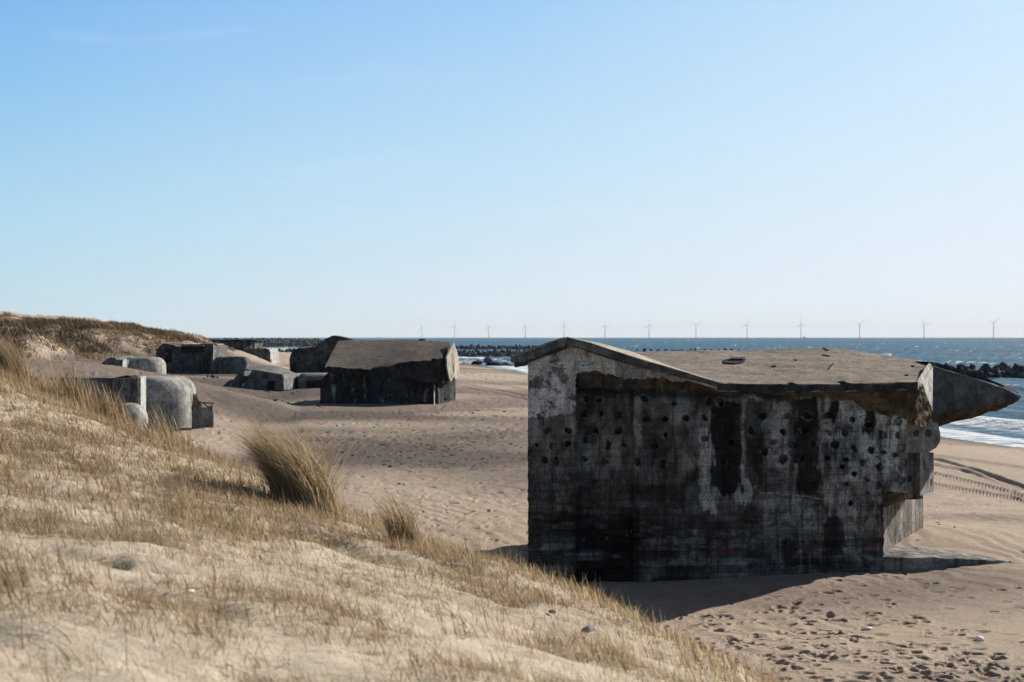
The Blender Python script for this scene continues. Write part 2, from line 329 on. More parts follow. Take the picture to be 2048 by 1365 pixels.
def build_beach():
    px = np.r_[np.linspace(-1600, -140, 60), np.arange(-120, 2170, 2.3), np.linspace(2200, 4200, 70)]
    py = np.r_[np.linspace(1700, 1425, 24), np.arange(1420, 684, -1.05), 4.5*F/np.array([1500, 1900, 2600, 3600])+675]
    D = 4.5*F/(py-675.0)
    PX, DD = np.meshgrid(px, D); X = (PX-CX)/F*DD; Y = DD
    Z = ground(X, Y); PY = 675+4.5*F/DD
    near = 1-sm(60, 140, DD)
    # wind ripples and trampled sand
    dry = sm(3, 14, shore_d(X, Y))
    tr = fbm(X*1.1, Y*1.1, 0, 4, 8)-.5; tr2 = fbm(X*3.1, Y*2.4, 0, 3, 9)-.5
    amt = .35+.65*sm(.42, .6, fbm(X/6, Y/6, 0, 3, 12))
    Z += dry*amt*(tr*.05*(1+DD/50)+tr2*.022*near)
    rp = np.sin(2*math.pi*((X*.9+Y*.35)/.55+fbm(X/1.5, Y/1.5, 0, 2, 71)*3)); Z += .010*near*rp*sm(.5, .65, fbm(X/4, Y/4, 0, 2, 66))*dry
    # footprints: oval dents with a pushed-up rim
    n = 5200; fpx = rng.uniform(-80, 2130, n); fD = 17.5*np.exp(rng.uniform(0, 1.75, n)); fx = (fpx-CX)/F*fD
    keep = rng.random(n) < .05+.5*sm(.50, .66, fbm(fx/5, fD/7, 0, 3, 12))+.5*np.exp(-((fx-4)/2.6)**2-((fD-19.5)/2.2)**2)+.6*(fD > 30)*(fx < 1)
    m_ = 1500; gx = rng.normal(4.4, 3.0, m_); gy = rng.normal(19.5, 2.4, m_); gk = (gy > 17.2) & (gy < 27) & (rng.random(m_) < .12+.88*sm(.46, .6, fbm(gx/1.6, gy/1.6, 0, 3, 12)))
    tx, ty = list(gx[gk]), list(gy[gk])
    for _ in range(46):
        x0, y0 = (rng.uniform(1, 8), rng.uniform(17.5, 25)) if rng.random() < .4 else (rng.uniform(-14, 12), rng.uniform(27, 75)); an = rng.uniform(0, 6.28)
        for k in range(rng.integers(14, 40)):
            an += rng.normal()*.06; x0 += .62*math.cos(an); y0 += .62*math.sin(an); sd_ = .11*(1 if k % 2 else -1)
            tx.append(x0-math.sin(an)*sd_+rng.normal()*.03); ty.append(y0+math.cos(an)*sd_+rng.normal()*.03)
    tx, ty = np.array(tx), np.array(ty); on = (ty > 16) & (ty < 95)
    fpx = np.r_[fpx[keep], tx[on]/ty[on]*F+CX]; fD = np.r_[fD[keep], ty[on]]; keep = (fpx > -100) & (fpx < 2150)
    for a, b in zip(fpx[keep], fD[keep]):
        s = 1+max(0, b-30)/35; rx = rng.uniform(.04, .13)*s; ry = rng.uniform(.04, .085)*s; dep = rng.uniform(.015, .05)*s
        c0 = np.searchsorted(px, a-rx*3*F/b); c1 = np.searchsorted(px, a+rx*3*F/b)
        r0 = len(D)-np.searchsorted(D[::-1], b+ry*3.2+.1) if D[0] > D[-1] else np.searchsorted(D, b-ry*3.2)
        r1 = np.searchsorted(D, b+ry*3.2)+1
        if r1-r0 < 2 or c1-c0 < 2: continue
        sl = (slice(r0, r1), slice(c0, c1)); x0 = (a-CX)/F*b; t = rng.uniform(-.5, .5)
        u = (X[sl]-x0)*math.cos(t)+(Y[sl]-b)*math.sin(t); v = -(X[sl]-x0)*math.sin(t)+(Y[sl]-b)*math.cos(t)
        q = np.sqrt((u/rx)**2+(v/ry)**2)
        Z[sl] += dep*(-np.exp(-q**4*.9)+.35*np.exp(-((q-1.45)/.35)**2))
    # wheel tracks on the right and in the middle distance
    for pts, w, dep, tread in (([(1780, 905), (1870, 935), (1950, 953), (2048, 982), (2170, 1010)], .22, .07, 1), ([(1780, 930), (1870, 960), (1950, 972), (2048, 992), (2170, 1012)], .22, .07, 1),
                           ([(1800, 890), (1880, 905), (1960, 928), (2060, 966), (2170, 1000)], .3, .10, 0), ([(1850, 893), (1940, 903), (2170, 935)], .35, .07, 0), ([(1850, 912), (1940, 932), (2100, 985)], .3, .06, 0),
                           ([(905, 762), (960, 772), (1010, 780), (1060, 790), (1200, 815)], .7, .12, 0), ([(905, 768), (960, 779), (1060, 797)], .6, .12, 0), ([(930, 755), (1060, 776)], .7, .12, 0), ([(920, 742), (1060, 752)], .9, .1, 0), ([(925, 748), (1060, 762)], .9, .1, 0)):
        qx = [p[0] for p in pts]; qd = [4.5*F/(p[1]-675.0) for p in pts]
        dt = np.interp(PX, qx, qd); q = np.abs(DD-dt)/(w*2.5); on = (PX > qx[0]) & (PX < qx[-1])
        g = -np.exp(-q**4)+.5*np.exp(-((q-1.4)/.35)**2)
        if tread: g *= .75+.5*np.sin(PX*1.0+DD*3)
        Z += on*dep*g
    gr = .12*sm(26, 34, DD)+.55*sm(.42, .60, fbm(X/22, Y/13, 0, 4, 41))
    for cx, cy, rx, ry, w in ((800, 905, 330, 34, .9), (640, 832, 260, 9, .6), (560, 788, 200, 13, 1.1), (440, 770, 120, 10, .8), (1720, 1190, 420, 42, .55), (1900, 1160, 200, 30, .35), (200, 746, 230, 13, 1.3), (1990, 1040, 160, 14, .35),
                              (760, 1010, 190, 60, -.8), (430, 890, 100, 28, -.9), (1560, 1320, 240, 40, -.7), (700, 850, 300, 9, -.5), (560, 712, 60, 16, -1.2), (985, 748, 120, 9, -.9), (1960, 1010, 150, 16, -.6), (1960, 900, 150, 24, -.4), (1900, 1085, 90, 14, -.6), (90, 718, 200, 12, -.5), (160, 718, 80, 7, 1.0), (500, 712, 50, 12, -1)):
        gr = gr+w*np.exp(-(((PX-cx)/rx)**2+((PY-cy)/ry)**2))
    hill = sm(2.0, 3.2, Z)*sm(110, 150, DD); gr = np.clip(gr*(1-hill)+hill*.12, 0, 1)
    wet = 1-sm(1.0, 5.0, shore_d(X, Y))
    gr = np.clip(gr+wet*.35, 0, 1)
    V = np.stack([X, Y, Z], -1).reshape(-1, 3)
    o = from_np('beach', V, grid_quads(len(py), len(px)), m_beach, attrs={'grav': gr.ravel()}); tag(o, kind='structure')
build_beach()

def build_dune():
    x = np.r_[np.linspace(-22, -9.2, 70), np.arange(-9, 3.2, .045), np.linspace(3.3, 8, 40)]
    y = np.r_[np.linspace(-8, 3.4, 60), np.arange(3.5, 19, .05), np.linspace(19.1, 36, 140)]
    X, Y = np.meshgrid(x, y); Z = dune_z(X, Y)
    # scuffs and small hollows in the sand
    for _ in range(420):
        a, b = rng.uniform(-8.5, 3), rng.uniform(4, 17); r = rng.uniform(.05, .13); dep = rng.uniform(.015, .04)
        c0, c1 = np.searchsorted(x, [a-3*r, a+3*r]); r0, r1 = np.searchsorted(y, [b-3*r, b+3*r])
        q = np.hypot((X[r0:r1, c0:c1]-a)/r, (Y[r0:r1, c0:c1]-b)/r*1.2); Z[r0:r1, c0:c1] += dep*(-np.exp(-q**4)+.4*np.exp(-((q-1.4)/.4)**2))
    gr = np.clip(sm(.45, .7, fbm(X/1.6, Y/1.6, 0, 4, 77)), 0, 1)*.6
    V = np.stack([X, Y, Z], -1).reshape(-1, 3)
    o = from_np('dune', V, grid_quads(len(y), len(x)), m_dune, attrs={'grav': gr.ravel()}); tag(o, kind='structure')
build_dune()

# ------------------------------------------------------------------ sea
def build_sea():
    px = np.r_[np.linspace(-1500, 560, 60), np.arange(570, 2120, 3.0), np.linspace(2130, 4500, 120)]
    off = np.r_[np.arange(330, 30, -.9), np.arange(30, 2.0, -.35), np.array([1.6, 1.2, .9, .62])]
    D = 5.5*F/off; PX, DD = np.meshgrid(px, D); X = (PX-CX)/F*DD; Y = DD
    d = -shore_d(X, Y); fade = 1-sm(700, 2500, DD)
    wv = (fbm(X/5+d/20, d/5.5, 0, 4, 5)-.5)*.75+(fbm(X/26, d/13, 0, 3, 6)-.5)*1.0
    Z = -1.0+wv*fade*sm(2, 30, d)*(1+.4*sm(100, 600, DD))
    wob = (fbm(X/14, Y/14, 0, 4, 50)-.5)
    foam = np.zeros_like(X)
    for dd, w, a, s in ((8.0, 1.5, 1.0, 4.5), (15, 1.2, .45, 6), (27, 1.4, .45, 9), (44, 1.6, .38, 12)):
        t = (d-dd-wob*s)/w; amp = a*sm(.30, .55, fbm(X/30, Y/30, 0, 2, int(dd)))
        foam += np.exp(-t*t)*amp*.85+.35*amp*np.exp(-np.maximum(-t, 0)/4)*(t < 0); Z += .45*a*np.exp(-t*t)
    foam += (.20+.30*sm(.42, .60, fbm(X/6, d/1.6, 0, 4, 77)))*(1-sm(1.5, 7.5, d+wob*5))*(d > -4)
    foam += .62*np.exp(-((d-24)/20)**2)*sm(200, 260, DD)*sm(.38, .55, fbm(X/16, d/5, 0, 4, 171))
    caps = sm(.70, .80, fbm(X/3.5+DD*.01, d/6.5, 0, 3, 13))*sm(20, 60, d)*(1-sm(3000, 6000, DD)); foam += caps*.62
    Z = np.where(d < 2, -1.0+.03*np.clip(2-d, 0, 3), Z)
    V = np.stack([X, Y, Z], -1).reshape(-1, 3)
    o = from_np('sea', V, grid_quads(len(off), len(px)), sea_mat(), attrs={'foam': np.clip(foam, 0, 1.2).ravel()}); tag(o, kind='structure')
build_sea()

# ------------------------------------------------------------------ the big ruined bunker
O0 = Vector((.30, 26.0, 0)); VV = Vector((-.213, .977, 0)).normalized(); UU = Vector((VV.y, -VV.x, 0))
def FB(px, py, k):
    r = Vector(((px-CX)/F, 1, -(py-CY)/F)); t = (k+O0.dot(VV))/r.dot(VV); return Vector((0, 0, H))+r*t
def inpoly(x, y, poly):
    r = np.zeros(x.shape, bool); j = len(poly)-1
    for i in range(len(poly)):
        xi, yi = poly[i]; xj, yj = poly[j]
        c = ((yi > y) != (yj > y)) & (x < (xj-xi)*(y-yi)/((yj-yi) or 1e-9)+xi); r ^= c; j = i
    return r
pit_list = [(1077,834),(1093,860),(1136,862),(1074,890),(1102,893),(1135,888),(1089,922),(1113,922),(1167,830),(1202,829),(1235,831),(1193,862),(1237,863),(1169,880),(1216,889),(1250,893),(1168,917),(1208,923),
    (1291,839),(1330,839),(1371,837),(1332,871),(1309,892),(1408,836),(1409,877),(1348,807),(1418,804),(1198,803),(1171,798),(1442,803),(1525,832),(1574,831),(1615,833),(1654,833),(1705,838),(1778,842),(1796,842),
    (1565,865),(1611,860),(1656,866),(1689,867),(1765,870),(1795,872),(1546,886),(1585,889),(1627,887),(1670,890),(1708,898),(1741,899),(1766,905),(1789,910),(1565,919),(1604,919),(1653,916),(1691,921),(1725,926),
    (1685,934),(1760,934),(1736,849),(1708,949),(1733,960),(1759,936),(1790,952),(1803,960),(1758,969),(1702,1006),(1692,968),(1503,862),(1530,905),(1462,885),(1290,800),(1805,895),(1807,925),(1448,925),(1276,925),(1325,930)]
def big_bunker():
    root = empty('ruined_bunker', FB(1410, 1160, 3), 'large wrecked concrete bunker with low tilted roof and pointed prow, nearest to the camera', 'bunker')
    st = 1.6; px = np.arange(1056, 1815.1, st); py = np.arange(680, 1206, st); PX, PY = np.meshgrid(px, py)
    n1 = fbm(PX/30, PY/30, 0, 5, 1)-.5; n2 = fbm(PX/8, PY/8, 0, 4, 2)-.5; e = n1*10
    e2 = e+n2*11
    skin = inpoly(PX+e2*.5, PY+e2, [(1000, 600), (1500, 600), (1500, 772), (1440, 772), (1335, 758), (1300, 757), (1245, 757), (1195, 743), (1160, 741), (1152, 750), (1151, 828), (1090, 836), (1000, 838)])
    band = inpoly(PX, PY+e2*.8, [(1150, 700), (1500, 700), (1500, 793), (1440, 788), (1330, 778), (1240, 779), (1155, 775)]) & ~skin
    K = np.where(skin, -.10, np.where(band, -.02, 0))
    left = (PX < 1151) & ~skin; mid = (PX >= 1151) & (PX < 1266) & ~skin & ~band
    K = np.where(mid, .30, K); K = np.where((PX >= 1266) & ~skin & ~band, .05+.17*(1-sm(1266, 1460, PX)), K); K = np.where(left, -.05, K)
    door = (PX > 1152) & (PX < 1277) & (PY > 1016+n1*6); K = np.where(door, K+.05, K)
    K = K+n1*.03+n2*.018
    K = K+.006*(np.abs(((PY*1.0+n1*9) % 14.5)-7) > 6.2)*(PY > 960)      # board lines
    # colour
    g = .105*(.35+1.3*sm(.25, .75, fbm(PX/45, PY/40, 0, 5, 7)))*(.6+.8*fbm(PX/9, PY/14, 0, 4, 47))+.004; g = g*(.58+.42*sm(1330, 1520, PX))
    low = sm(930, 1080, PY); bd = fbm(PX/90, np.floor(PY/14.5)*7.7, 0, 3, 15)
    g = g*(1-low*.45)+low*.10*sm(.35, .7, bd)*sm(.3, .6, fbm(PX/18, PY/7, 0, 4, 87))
    lime = sm(1480, 1760, PX)*(1-sm(1000, 1130, PY)); g = g+lime*.16*sm(.36, .62, fbm(PX/14, PY/34, 0, 5, 19))+.07*sm(.52, .68, fbm(PX/26, PY/60, 0, 5, 83))*(PY < 960)
    R = np.stack([g*1.0, g*1.0, g*1.0], -1); R *= np.where(left | mid, 1, 1)[..., None]
    tint = fbm(PX/60, PY/60, 0, 3, 23)[..., None]; R = R*((1-tint)*np.array([.88, 1.0, 1.10])+tint*np.array([1.12, 1.0, .84]))
    def put(mask, col):
        nonlocal R
        m = np.clip(mask, 0, 1)[..., None]; R = R*(1-m)+np.array(col)*m
    put(skin*(.95+.5*n1+.4*n2), (.40, .395, .39)); put(skin*sm(.06, .22, n1+.3*n2)*.85, (.05, .05, .052)); put(skin*sm(725, 690, PY)*(PX < 1135)*sm(-.1, .1, n1)*.6, (.17, .11, .06))
    put(skin*(PX > 1230)*.35, (.07, .07, .072))
    crack = np.abs(fbm(PX/55, PY/40, 0, 4, 31)-.5) < .006; put(crack*(skin | (PX > 1480))*.8, (.02, .02, .02))
    put(band*.9, (.045, .036, .027)); put(band*sm(.02, .2, n2+n1*.6)*.8, (.10, .078, .052)); put((PX > 1150)*(PX < 1560)*~band*~skin*np.exp(-((PY-783-(PX-1150)*.03)/9)**2)*.8, (.012, .011, .011))  # last: recess shade and soot under the eave painted dark
    def streak(x0, x1, y0, y1, w, s, col, sh=.42):
        nn = fbm(PX/7, PY/26, 0, 5, s); c = (x0+x1)/2; hw = (x1-x0)/2
        m = np.clip(1.25-np.abs(PX-c+n1*14)/hw, 0, 1)*sm(y0-14, y0+12, PY+n1*24)*(1-sm(y1-50, y1+8, PY+n1*40)); put(w*sm(sh-.07, sh+.07, nn*.45+m*.55-.04), col)
    blk = (.009, .009, .010); wt = (.34, .34, .335)
    streak(1388, 1446, 860, 1050, .9, 101, wt, .50); streak(1430, 1530, 930, 1030, .9, 116, wt, .57); streak(1476, 1530, 790, 900, .7, 117, (.26, .26, .27), .50); streak(1540, 1590, 800, 960, .5, 118, (.24, .235, .23), .5); streak(1690, 1766, 930, 1010, .55, 103, (.27, .26, .25), .48); streak(1262, 1288, 790, 900, .7, 104, (.2, .19, .17), .5)
    streak(1640, 1720, 800, 880, .5, 112, (.25, .24, .23), .45); streak(1740, 1800, 800, 850, .5, 113, (.28, .25, .22), .45); streak(1530, 1590, 840, 890, .4, 114, (.2, .2, .2), .48)
    streak(1418, 1486, 806, 1008, .97, 105, blk, .36); streak(1486, 1532, 798, 985, .8, 106, blk, .44); streak(1588, 1642, 800, 1010, .92, 107, blk, .40); streak(1660, 1678, 805, 868, .95, 108, blk, .36); streak(1724, 1752, 826, 884, .95, 109, blk, .36)
    streak(1640, 1690, 1040, 1150, .8, 110, blk, .40); streak(1560, 1600, 1080, 1150, .7, 111, blk, .42); streak(1760, 1775, 1000, 1160, .7, 115, blk, .4)
    put((PX > 1440)*(PX < 1560)*np.exp(-((PY-1150-n1*20)/9)**2)*.5, (.16, .16, .17)); put(sm(1690, 1720, PX+n1*30)*np.exp(-((PY-1122-n1*30)/16)**2)*.6*sm(.4, .6, fbm(PX/12, PY/12, 0, 4, 29)), (.24, .25, .27))
    put(sm(1690, 1740, PX+n1*40)*sm(1010, 1040, PY)*(1-sm(1090, 1110, PY))*sm(.4, .6, bd)*.5, (.13, .10, .075))
    for cx, a, b in ((1600, 1030, 1160), (1618, 1090, 1160), (1560, 1040, 1120), (1641, 1010, 1130), (1584, 940, 995)): put(np.exp(-((PX-cx-n1*6)/1.6)**2)*(PY > a)*(PY < b)*.55, (.24, .2, .15))
    lim = np.abs(PY-(985+(PX-1520)*.1)+n1*8) < 1.4; put(lim*(PX > 1520)*(PX < 1700)*.8, (.24, .24, .24))
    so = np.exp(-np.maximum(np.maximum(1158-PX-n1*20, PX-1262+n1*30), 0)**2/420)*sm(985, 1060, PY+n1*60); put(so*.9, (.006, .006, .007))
    put(np.exp(-(((PX-1178-n1*10)/30)**4+((PY-1108-n1*9)/6)**2))*.75, (.17, .18, .2)); put(np.exp(-(((PX-1178-n1*30)/26)**4+((PY-1119-n1*9)/3)**2))*.6, (.17, .18, .2)); put(np.exp(-(((PX-1231)/9)**2+((PY-1113)/3)**2))*.6, (.15, .16, .18))
    put((PX > 1280)*(PX < 1420)*np.exp(-((PY-1128)/5)**2)*.4, (.15, .15, .145)); put((PX > 1280)*(PX < 1420)*np.exp(-((PY-1146-n1*6)/6)**2)*.4, (.14, .14, .14))
    put(np.exp(-((PX-1811)/1.7)**2)*(PY > 850)*.8, (.19, .10, .06))
    # fixing pits: dents with broken rims
    for i, (cx, cy) in enumerate(pit_list):
        r = rng.uniform(4.6, 8.2); m = (np.abs(PX-cx) < 22) & (np.abs(PY-cy) < 22); t = rng.uniform(0, 1.57); pw = rng.uniform(1.1, 2.6); asp = rng.uniform(.75, 1.3)
        u = (PX-cx+n2*9)*math.cos(t)+(PY-cy+n1*9)*math.sin(t); v = -(PX-cx+n2*9)*math.sin(t)+(PY-cy+n1*9)*math.cos(t)
        q = (np.abs(u/asp)**pw+np.abs(v*asp)**pw)**(1/pw)/r; dn = m*(1-sm(.82, 1.05, q)); K = K+dn*rng.uniform(.06, .16); put(dn*rng.uniform(.35, .8), (.02, .019, .019))
        put(m*np.exp(-((q-1.2)/.18)**2)*sm(.0, .12, n2+n1*.4)*.55, (.20, .195, .185))
    # broken outline
    ex = np.zeros_like(PX); ex = np.where(PX < 1058, n2*3.5+n1*3, 0)
    Zt = np.interp(px, [1056, 1135, 1440, 1600, 1700, 1780, 1815], [722, 684, 770, 782, 796, 826, 842])
    ins = (PY >= Zt[None]-2) & ((PX <= 1768+n2*6) | (PY < 986+n2*6)) & (PY < 1205)
    V = np.zeros(PX.shape+(3,)); rx = (PX-CX+ex)/F; rz = -(PY-CY)/F; t = (K+O0.dot(VV))/(rx*VV.x+VV.y)
    V[..., 0] = rx*t; V[..., 1] = t; V[..., 2] = H+rz*t
    Q = grid_quads(len(py), len(px)); f = ins.ravel(); Q = Q[f[Q].all(1)]
    used = np.unique(Q); mp = -np.ones(PX.size, int); mp[used] = np.arange(len(used))
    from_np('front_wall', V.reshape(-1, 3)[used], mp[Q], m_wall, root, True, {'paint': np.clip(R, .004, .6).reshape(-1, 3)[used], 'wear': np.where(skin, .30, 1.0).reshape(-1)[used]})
    # body behind the front wall
    zb = -.8
    def flat(p, z): return Vector((p.x, p.y, z))
    a0, a1, b1, b0 = FB(1064, 700, .55), FB(1762, 700, .55), FB(1740, 700, 5.0), FB(1078, 700, 5.0)
    solid('wall', [flat(p, zb) for p in (a0, a1, b1, b0)], [flat(a0, 3.9), flat(a1, 3.35), flat(b1, 3.5), flat(b0, 3.7)], m_dark, root, L=.7, amp=.01)
    # main roof
    k0, kb = -.36, 5.0
    def edge_pts(): return [(1438, 767), (1500, 767.5), (1560, 768), (1620, 768.5), (1700, 768), (1770, 767), (1836, 764)]
    fr = [FB(x, y, k0) for x, y in edge_pts()]
    bk = [FB(1255, 703.5, kb*.9), FB(1350, 702, kb), FB(1440, 701.5, kb), FB(1530, 700, kb), FB(1640, 696.5, kb), FB(1682, 697.5, kb), FB(1770, 711, kb*.9), FB(1858, 724.5, 3.0)]
    bm = bmesh.new(); ft = [bm.verts.new(p) for p in fr]; bt = [bm.verts.new(p) for p in bk]
    mid = [bm.verts.new(FB(1655, 735, 1.6))]
    fb = [bm.verts.new(p-Vector((0, 0, .15))-VV*0) for p in fr]; bb = [bm.verts.new(p-Vector((0, 0, .5))) for p in bk]
    tri = [(ft[0], bt[0], bt[1]), (ft[0], bt[1], ft[1]), (ft[1], bt[1], bt[2]), (ft[1], bt[2], ft[2]), (ft[2], bt[2], bt[3]), (ft[2], bt[3], mid[0]), (ft[2], mid[0], ft[3]), (mid[0], bt[3], bt[4]), (mid[0], bt[4], bt[5]),
           (ft[3], mid[0], ft[4]), (mid[0], bt[5], ft[4]), (ft[4], bt[5], bt[6]), (ft[4], bt[6], ft[5]), (ft[5], bt[6], bt[7]), (ft[5], bt[7], ft[6])]
    for t3 in tri: bm.faces.new(t3)
    for i in range(6): bm.faces.new((ft[i], ft[i+1], fb[i+1], fb[i]))
    for i in range(7): bm.faces.new((bt[i+1], bt[i], bb[i], bb[i+1]))
    bm.faces.new((ft[6], bt[7], bb[7], fb[6])); bm.faces.new((bt[0], ft[0], fb[0], bb[0])); bm.faces.new(fb+bb[::-1])
    refine(bm, .22); rough(bm, .022, 2.6, 8)
    from_bm('roof', bm, m_roof, root)
    # dark broken fascia under the front roof edge
    t_ = [(1436, 769), (1500, 770), (1560, 769.5), (1575, 770), (1588, 766), (1598, 770), (1640, 769.5), (1680, 770), (1694, 764), (1706, 769), (1740, 769), (1783, 769), (1796, 764.5), (1836, 765)]
    ext('roof_fascia', [FB(x, y, k0-.06) for x, y in t_]+[FB(x, y+13+(3 if i % 3 else -1), k0-.05) for i, (x, y) in list(enumerate(t_))[::-1]], VV*.3, m_edge, root, L=.08, amp=.045, sc=5, s=4)
    # ragged brown underside between fascia and wall
    up = [(1440, 779), (1560, 781), (1640, 782), (1700, 782), (1770, 781), (1836, 776)]; lo = [(1440, 788, .02), (1560, 792, .02), (1640, 796, .02), (1705, 806, .02), (1780, 834, .05), (1832, 850, .35)]
    bm = bmesh.new(); A = [bm.verts.new(FB(x, y, k0+.03)) for x, y in up]; B = [bm.verts.new(FB(x, y, k)) for x, y, k in lo]; A2 = [bm.verts.new(FB(x, y-3, k0+.75)) for x, y in up]
    A += [bm.verts.new(P(1852, 792, 28.4)), bm.verts.new(P(1864, 822, 29.2))]; B += [bm.verts.new(P(1852, 853, 29.0)), bm.verts.new(P(1878, 851, 30.0))]; A2 += [bm.verts.new(P(1846, 790, 29.6)), bm.verts.new(P(1858, 815, 30.4))]
    for i in range(7):
        bm.faces.new((A[i], A[i+1], B[i+1], B[i])); bm.faces.new((A[i+1], A[i], A2[i], A2[i+1])); bm.faces.new((B[i], B[i+1], A2[i+1], A2[i]))
    bm.faces.new((A[0], B[0], A2[0])); bm.faces.new((A[7], A2[7], B[7]))
    refine(bm, .08); rough(bm, .12, 4.2, 6); from_bm('roof_underside', bm, m_brown, root)
    # gable roof: dark slab edge and its sunny right-hand slope
    kf, kg = -.40, -.28
    e0 = [(1029, 713), (1085, 692.5), (1132, 675.5), (1180, 687), (1260, 713), (1350, 740), (1442, 767.5)]
    e1 = [(1444, 776), (1350, 752), (1260, 727), (1180, 703), (1136, 688.5), (1090, 706), (1050, 724), (1029, 726)]
    ext('gable_edge', [FB(x, y, kf) for x, y in e0+e1], VV*.34, m_gable, root, L=.14, amp=.022, sc=4, s=14)
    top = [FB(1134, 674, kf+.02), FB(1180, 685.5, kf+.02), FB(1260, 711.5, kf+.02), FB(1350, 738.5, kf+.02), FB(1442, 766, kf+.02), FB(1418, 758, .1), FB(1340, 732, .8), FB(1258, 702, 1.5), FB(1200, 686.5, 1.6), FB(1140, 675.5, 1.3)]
    solid('gable_slope', [p-Vector((0, 0, .14)) for p in top], top, roof_mat('sunlit_gable_roof', (.50, .43, .36), (.38, .33, .28)), root, L=.25, amp=.006, sc=3)  # sun on this slope put into a paler roof colour
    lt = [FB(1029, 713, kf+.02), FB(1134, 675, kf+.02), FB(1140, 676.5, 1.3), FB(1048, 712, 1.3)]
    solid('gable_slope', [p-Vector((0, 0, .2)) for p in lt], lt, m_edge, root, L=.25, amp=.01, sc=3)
    solid('gable_wall', [FB(1060, 722, .2), FB(1135, 692, .2), FB(1430, 772, .2), FB(1150, 770, .2), FB(1062, 770, .2)], [FB(x, y, 1.2) for x, y in ((1064, 724), (1135, 696), (1425, 774), (1150, 772), (1066, 772))], m_dark, root)
    # hole in the roof, and small chips
    hp = [(1447, 723), (1458, 720), (1492, 720), (1486, 727), (1470, 730), (1449, 729)]
    def on_roof(x, y):
        # depth on the main roof between its front and rear edges
        f_ = (767-y)/(767-701.0); return FB(x, y, k0+(kb-k0)*(f_*(26.3/(26.3+(1-f_)*(kb-k0)*.9)) if False else 0)) if False else None
    dg = bpy.context.evaluated_depsgraph_get(); dg.update()
    rf = [o for o in root.children if o.name.startswith('roof') and 'fascia' not in o.name and 'under' not in o.name][0]
    mw = rf.matrix_world.copy(); loc = rf.parent.location
    from mathutils.bvhtree import BVHTree
    bvh = BVHTree.FromObject(rf, dg)
    def hit(x, y):
        r = Vector(((x-CX)/F, 1, -(y-CY)/F)).normalized(); h = bvh.ray_cast(Vector((0, 0, H)), r); return h[0]
    def patch(name, pts, mat, lift=.006, th=.03):
        q = [hit(*p) for p in pts]
        if None in q: return
        solid(name, [p-Vector((0, 0, th)) for p in q], [p+Vector((0, 0, lift)) for p in q], mat, root)
    patch('roof_hole', hp, m_black, .03)
    patch('roof_rubble', [(1461, 721.5), (1490, 721.5), (1486, 725), (1462, 724.5)], m_edge, .07)
    for pts in ([(1646, 697.6), (1650, 697.4), (1657, 702), (1652, 702)], [(1543, 733), (1552, 732.4), (1551, 734.6), (1543, 735)], [(1809, 751), (1817, 750.6), (1816, 752.6)], [(1822, 733), (1830, 732.6), (1829, 734.4)], [(1644, 711), (1652, 711.6), (1660, 713.4), (1655, 713.6)], [(1668, 727), (1664, 732), (1658, 740), (1657, 739), (1662, 731)], [(1588, 721), (1594, 720.6), (1593, 722)]):
        patch('roof_crack', pts, m_black, .02)
    # prow at the right-hand end
    A1, A0 = P(1866, 733, 29.5), P(1866, 827, 29.4); T1, T0 = P(2030, 783, 31.0), P(2037, 797, 31.0)
    c1, c0 = FB(1838, 764, k0), FB(1846, 845, .1)
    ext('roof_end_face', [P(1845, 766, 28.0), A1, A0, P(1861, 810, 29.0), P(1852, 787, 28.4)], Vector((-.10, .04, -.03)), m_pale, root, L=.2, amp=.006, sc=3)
    ext('roof_end_edge', [FB(1833, 764, k0+.02), P(1858, 725.5, 29.5), P(1864, 730, 29.5), P(1845, 768, 28.0)], Vector((-.05, .02, -.12)), m_pale2, root, L=.15, amp=.006)
    bm = bmesh.new()
    PN = (T1-A1).cross(A0-A1).normalized()
    def PP(x, y):
        r = Vector(((x-CX)/F, 1, -(y-CY)/F)); c = Vector((0, 0, H)); return c+r*((A1-c).dot(PN)/r.dot(PN))
    fr2 = [A1, PP(1950, 758), T1, PP(2040, 790), PP(2036, 797), PP(1955, 812), A0]
    so2 = [P(1852, 853, 29.7), P(1882, 852, 30.1), P(1952, 834, 30.8), P(2030, 803, 31.5)]
    f_ = [bm.verts.new(p) for p in fr2]; bm.faces.new(f_)
    s_ = [bm.verts.new(p) for p in so2]
    bm.faces.new((f_[6], f_[5], s_[2], s_[1], s_[0])); bm.faces.new((f_[5], f_[4], s_[3], s_[2]))
    b_ = [bm.verts.new(P(1862, 729, 33)), bm.verts.new(P(1950, 757, 33)), bm.verts.new(P(2020, 784, 32.5))]
    bm.faces.new((f_[0], f_[1], b_[1], b_[0])); bm.faces.new((f_[1], f_[2], f_[3], b_[2], b_[1])); bm.faces.new((f_[3], f_[4], s_[3], b_[2]))
    bq = bm.verts.new(P(1862, 840, 33)); bm.faces.new((b_[0], b_[1], b_[2], s_[3], s_[2], s_[1], s_[0], bq)); bm.faces.new((f_[0], b_[0], bq, s_[0], f_[6]))
    refine(bm, .14)
    bm.normal_update(); vs = list(bm.verts); p = np.array([v.co for v in vs]); d1 = fbm(p[:, 0]*4, p[:, 1]*4, p[:, 2]*4, 3, 3)-.5; d2 = fbm(p[:, 0]*4, p[:, 1]*4, p[:, 2]*4, 3, 9)-.5
    for i, v in enumerate(vs):
        w = .025+.16*max(0, min(1, (v.co.x-10.1)/.8))+.05*(v.co.z < 2.95); v.co += Vector((d1[i]*w, d2[i]*w, d2[i]*w))
    ob = from_bm('prow', bm, m_prow, root)
    ob.data.materials.append(m_brown)
    for pl in ob.data.polygons:
        if pl.normal.z < -.4: pl.material_index = 1
